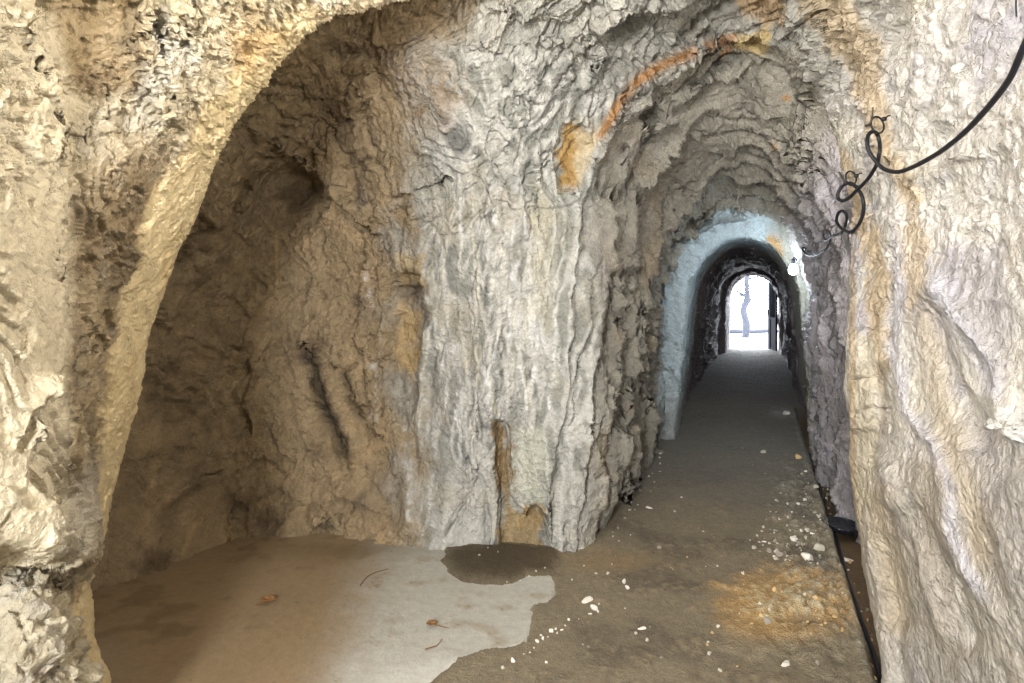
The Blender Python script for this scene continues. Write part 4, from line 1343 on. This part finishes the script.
# --- dry leaf and twigs on the slab
def leaf(px, py, w, label, seed, stem):
    x, y = FP(px, py)
    loc = (x, y, ground(x, y))
    t = empty('dry_leaf', loc, label, 'leaf')
    r = 0.5 * w * y / F
    nu, nv = 22, 14
    V, Fc = [], []
    for i in range(nu):
        for j in range(nv):
            u, v = i / (nu - 1) * 2 - 1, j / (nv - 1) * 2 - 1
            wd = (1 - u * u) ** 0.6 * 0.75 + 0.02
            V.append((u * r, v * r * wd, 0.25 * r + r * (0.75 * (v * wd) ** 2 + 0.35 * u * u)))
    V = np.array(V)
    V += 0.28 * r * np.stack([noise(V / r * 1.7 + seed, 1), noise(V / r * 1.7 + seed, 2), noise(V / r * 1.7 + seed, 3) + 0.2], 1)
    Fc = grid_faces(nu, nv).tolist()
    me = pymesh('blade', V, Fc, M_BROWN)
    b = link('blade', me, t)
    md = b.modifiers.new('thickness', 'SOLIDIFY')
    md.thickness = 0.0015
    sx, sy = (stem[0] - px) * y / F, -(stem[1] - py) * 2.4 * y / F
    v, f = tube([(0.5 * r, 0, 0.3 * r), (sx * 0.4, sy * 0.3, 0.008), (sx * 0.8, sy * 0.8, 0.005), (sx, sy, 0.005)], 0.0028, 6, r_end=0.0015)
    link('stalk', pymesh('stalk', v, f, M_BROWN), t)
    t.rotation_euler = (0, 0, 0)
    return t


leaf(432, 628, 12, 'crumpled brown dry leaf with a thin stalk in the middle of the pale slab', 3.3, (450, 630))
leaf(269, 605, 16, 'flattened brown dry leaf on the brown left part of the slab', 8.1, (256, 607))


def twig(pts, r, label):
    w_ = [(*FP(a, b), 0.0) for a, b in pts]
    w_ = [(x, y, ground(x, y) + 0.006) for x, y, _ in w_]
    v, f = tube(w_, r, 7, sub=5, r_end=r * 0.6)
    o = link('twig', pymesh('twig', at(v, w_[0]), f, M_BROWN), label=label, category='twig', group='twigs on the slab')
    o.location = w_[0]


twig([(425, 652), (431, 650), (437, 648), (442, 642)], 0.003, 'short dark twig on the slab just below the crumpled leaf')
twig([(360, 588), (366, 580), (374, 575), (388, 571)], 0.003, 'curved dark twig on the slab close to the back wall')

# --- boulder under the overhang
bv, bf = ico(6)
loc = np.array(P(-16, 838, 2.0))
loc[2] = 0.0
q = bv * np.array((0.25, 0.25, 0.44)) + np.array((0, 0, 0.40))
fh, fe = facets(q * 7.5 + 3.1, 710)
fh2, fe2 = facets(q * 17 + 3.1, 711)
nn = fbm(q * 4, 4, 712)
q2 = q + 0.04 * np.stack([noise(q * 5, 1), noise(q * 5, 2), noise(q * 5, 3)], 1)
q = q + bv * (0.05 * nn + 0.030 * fh + 0.012 * fh2 + 0.10 * plates(q2 * 5.0, 3.0, 716, 0.1, 0.4, 2) + 0.05 * plates(q2 * 13, 2.5, 717, 0.14, 0.4, 2)
              - 0.025 * cracks(q2 * 6, 718, 0.07) + 0.003 * fbm(q * 40, 3, 715))[:, None]
bn1, bn2 = fbm(q * 5, 3, 720), fbm(q * 16, 3, 721)
bc = np.tile(lin(214, 200, 170), (len(q), 1))
bc = mixc(bc, lin(166, 146, 110), sst(bn1 + 0.4 * bn2, 0, 0.6))
bc = mixc(bc, lin(208, 200, 184), sst(-bn1 + 0.5 * bn2, 0.1, 0.7))
bc = mixc(bc, lin(150, 118, 74), sst(bn2 - bn1, 0.5, 1.0) * 0.6)
me = mesh_from('boulder', q, bf, [M_WET], np.concatenate([bc, np.full((len(q), 1), 0.35)], 1))
o = link('boulder', me, label='craggy pale boulder in the lower left corner, beneath the overhanging rock nose', category='boulder')
o.location = loc

# --- open gate at the far mouth of the tunnel
a0, a1 = np.array(ST(19.45, 0.40, 0)), np.array(ST(20.15, 0.215, 0))
wd = float(np.linalg.norm(a1 - a0))
g0 = empty('gate', tuple(a0 + np.array((0, 0, 0.03))), 'dark metal gate standing open at the far mouth of the tunnel', 'gate')
g0.rotation_euler = (0, 0, math.atan2(a1[1] - a0[1], a1[0] - a0[0]))
fr = joined([box(0, 0.05, -0.025, 0.025, 0, 1.84), box(wd - 0.2, wd, -0.03, 0.03, 0, 1.84), box(0.05, wd - 0.2, -0.02, 0.02, 1.78, 1.84), box(0.05, wd - 0.2, -0.02, 0.02, 0.0, 0.06), box(0.05, wd - 0.2, -0.02, 0.02, 0.82, 0.88)])
link('frame', pymesh('frame', *fr, M_STEEL, False), g0)
link('panel', pymesh('panel', *box(0.05, wd - 0.2, -0.008, 0.008, 0.06, 0.82), M_STEEL, False), g0)
for k in range(4):
    xk = 0.05 + (wd - 0.25) * (k + 1) / 5
    v, f = tube([(xk, 0, 0.87), (xk, 0, 1.3), (xk, 0, 1.79)], 0.014, 8, sub=1)
    link('bar', pymesh('bar', v, f, M_STEEL), g0)
v, f = joined([box(wd - 0.09, wd - 0.01, -0.045, 0.045, 0.93, 1.08)])
lk = link('lock', pymesh('lock', v, f, M_STEEL, False), g0)
v, f = tube([(wd - 0.05, -0.045, 1.02), (wd - 0.05, -0.08, 1.02), (wd - 0.13, -0.085, 1.02)], 0.009, 8, sub=2)
link('handle', pymesh('handle', v, f, M_STEEL), lk)
for zz in (0.3, 1.55):
    v, f = lathe([(0.0005, zz - 0.06), (0.016, zz - 0.06), (0.016, zz + 0.06), (0.0005, zz + 0.06)], 14)
    link('hinge', pymesh('hinge', v, f, M_IRON), g0)

# --- outside the far mouth: bright ground, a tree, a low kerb, brush
xs, ys = np.linspace(-9, 9, 90), np.linspace(0, 26, 100)
XX, YY = np.meshgrid(xs, ys, indexing='ij')
o0 = np.array(ST(19.85, -0.17, 0))
gx, gy = o0[0] + XX.ravel() * CA + YY.ravel() * SA, o0[1] - XX.ravel() * SA + YY.ravel() * CA
pp = np.stack([gx, gy, 0 * gx], 1)
gz = 0.0 + 0.04 * fbm(pp * 0.7, 3, 800) * sst(YY.ravel(), 0.3, 2) + 0.25 * sst(YY.ravel(), 8, 26)
gc = mixc(np.tile(lin(206, 206, 204), (len(gx), 1)), lin(176, 176, 172), sst(fbm(pp * 2, 4, 801), 0, 0.6))
me = mesh_from('outside_ground', np.stack([gx, gy, gz], 1), grid_faces(90, 100, True), [M_SLAB], np.concatenate([gc, np.full((len(gx), 1), .1)], 1))
link('ground', me, kind='structure')
M_BARK = plain('grey_bark', (0.03, 0.032, 0.044), 0.9, 0, 0.5, 18, 0.8)


def tree(px0, Y, scale, label, seed):
    r3 = random.Random(seed)
    loc = np.array(P(px0, CY + H * F / Y, Y)) - np.array((0, 0, 0.05))
    t = empty('tree', tuple(loc), label, 'tree', 'trees outside the tunnel')
    trunk = [(0, 0, 0), (0.05, 0, 0.5), (-0.02, 0.1, 1.0), (0.12, 0.1, 1.5), (0.05, 0, 2.1), (0.22, 0.1, 2.8), (0.15, 0.2, 3.6)]
    trunk = [tuple(scale * np.array(q)) for q in trunk]
    v, f = tube(trunk, 0.14 * scale, 12, sub=5, r_end=0.06 * scale)
    v = np.array(v)
    v += v * 0 + 0.03 * scale * np.stack([noise(v * 4, 3), noise(v * 4, 4), 0 * v[:, 0]], 1)
    link('trunk', pymesh('trunk', v, f, M_BARK), t)
    for k in range(7):
        q = np.array(trunk[2 + k % 5])
        a = r3.uniform(0, 6.28)
        L = scale * r3.uniform(0.6, 1.2)
        d = np.array((math.cos(a), 0.5 * math.sin(a), r3.uniform(0.2, 0.8)))
        pts = [q, q + d * L * 0.35 + np.array((0, 0, -0.05)), q + d * L * 0.7, q + d * L + np.array((0, 0, 0.15 * L))]
        v1, f1 = tube(pts, 0.045 * scale, 8, sub=4, r_end=0.012 * scale)
        v2, f2 = tube([pts[1], pts[1] + np.array((d[1], d[0], 0.5)) * L * 0.4], 0.02 * scale, 6, sub=3, r_end=0.006)
        V_, F_ = joined([(v1, f1), (v2, f2)])
        link('branch', pymesh('branch', V_, F_, M_BARK), t)
    return t


tree(745, 24.0, 1.0, 'bare grey tree standing in the bright light beyond the far mouth', 3)
kb = np.array(P(748, CY + H * F / 26.5, 26.5))
kx = [tuple(kb + np.array((d, 0.05 * math.sin(3 * d), 0.06))) for d in np.linspace(-1.2, 1.2, 9)]
v, f = tube(kx, 0.09, 10, sub=3)
v = np.array(v) + 0.03 * np.stack([noise(np.array(v) * 3, 3), noise(np.array(v) * 3, 4), noise(np.array(v) * 3, 5)], 1)
o = link('log', pymesh('log', v - kb, f, M_BARK), label='grey log lying across the bright ground beyond the far mouth', category='log')
o.location = kb
# ---------------------------------------------------------------- camera, daylight, bulb light, added fills
cam = bpy.data.cameras.new('camera')
cam.sensor_width = 36
cam.lens = F / 1024 * 36
cam.shift_y = -(341.5 - CY) / 1024
cam.clip_start = 0.02
co = bpy.data.objects.new('camera', cam)
C.objects.link(co)
co.location = (0, 0, H)
co.rotation_euler = (math.radians(90), 0, 0)
bpy.context.scene.camera = co


def area(name, loc, target, sx, sy, power, color):
    l = bpy.data.lights.new(name, 'AREA')
    l.shape = 'RECTANGLE'
    l.size, l.size_y = sx, sy
    l.energy = power
    l.color = color
    o = bpy.data.objects.new(name, l)
    C.objects.link(o)
    o.location = loc
    from mathutils import Vector
    o.rotation_euler = (Vector(target) - Vector(loc)).to_track_quat('-Z', 'Y').to_euler()
    return o


def point(name, loc, power, color, r=0.05):
    l = bpy.data.lights.new(name, 'POINT')
    l.energy = power
    l.color = color
    l.shadow_soft_size = r
    o = bpy.data.objects.new(name, l)
    C.objects.link(o)
    o.location = loc
    return o


area('daylight_opening', (-2.2, -0.3, 2.0), (1.0, 3.4, 1.5), 0.9, 1.2, 145, (0.96, 0.98, 1.0))
area('daylight_entrance', (-0.95, -2.4, 2.3), (1.0, 4.6, 1.5), 0.6, 0.8, 430, (0.97, 0.985, 1.0))
point('niche_fill', (-0.12, 2.2, 2.66), 92, (1.0, 0.93, 0.82), 0.2)  # added warm fill above the frame for the niche and left rock
point('lamp_glow', ST(7.08, 0.17, 1.80), 22, (0.78, 0.9, 1.0), 0.04)
point('inner_fill', ST(10.95, -0.25, 2.29), 11, (1.0, 0.92, 0.86), 0.03)  # unseen fill added to lift the dark inner section
point('tunnel_fill', ST(4.45, 0.60, 2.0), 45, (1.0, 0.96, 0.9), 0.06)  # fill added out of sight behind the right corner, brightens the tunnel
pt = area('exit_daylight', ST(19.95, -0.17, 1.0), ST(10, -0.17, 1.0), 1.9, 2.4, 1, (1, 1, 1))
pt.data.cycles.is_portal = True
w = bpy.data.worlds.new('sky')
bpy.context.scene.world = w
w.use_nodes = True
nt = w.node_tree
bg = nt.nodes['Background']
bg.inputs[0].default_value = (0.86, 0.92, 1.0, 1)
bg.inputs[1].default_value = 14.0
sc = bpy.context.scene
sc.view_settings.view_transform = 'Standard'
sc.view_settings.look = 'None'
sc.view_settings.gamma = 1
sc.view_settings.use_curve_mapping = False
sc.view_settings.exposure = 0.16
sc.cycles.max_bounces = 8
sc.cycles.diffuse_bounces = 6
sc.cycles.use_denoising = True
sc.cycles.denoising_prefilter = 'NONE'
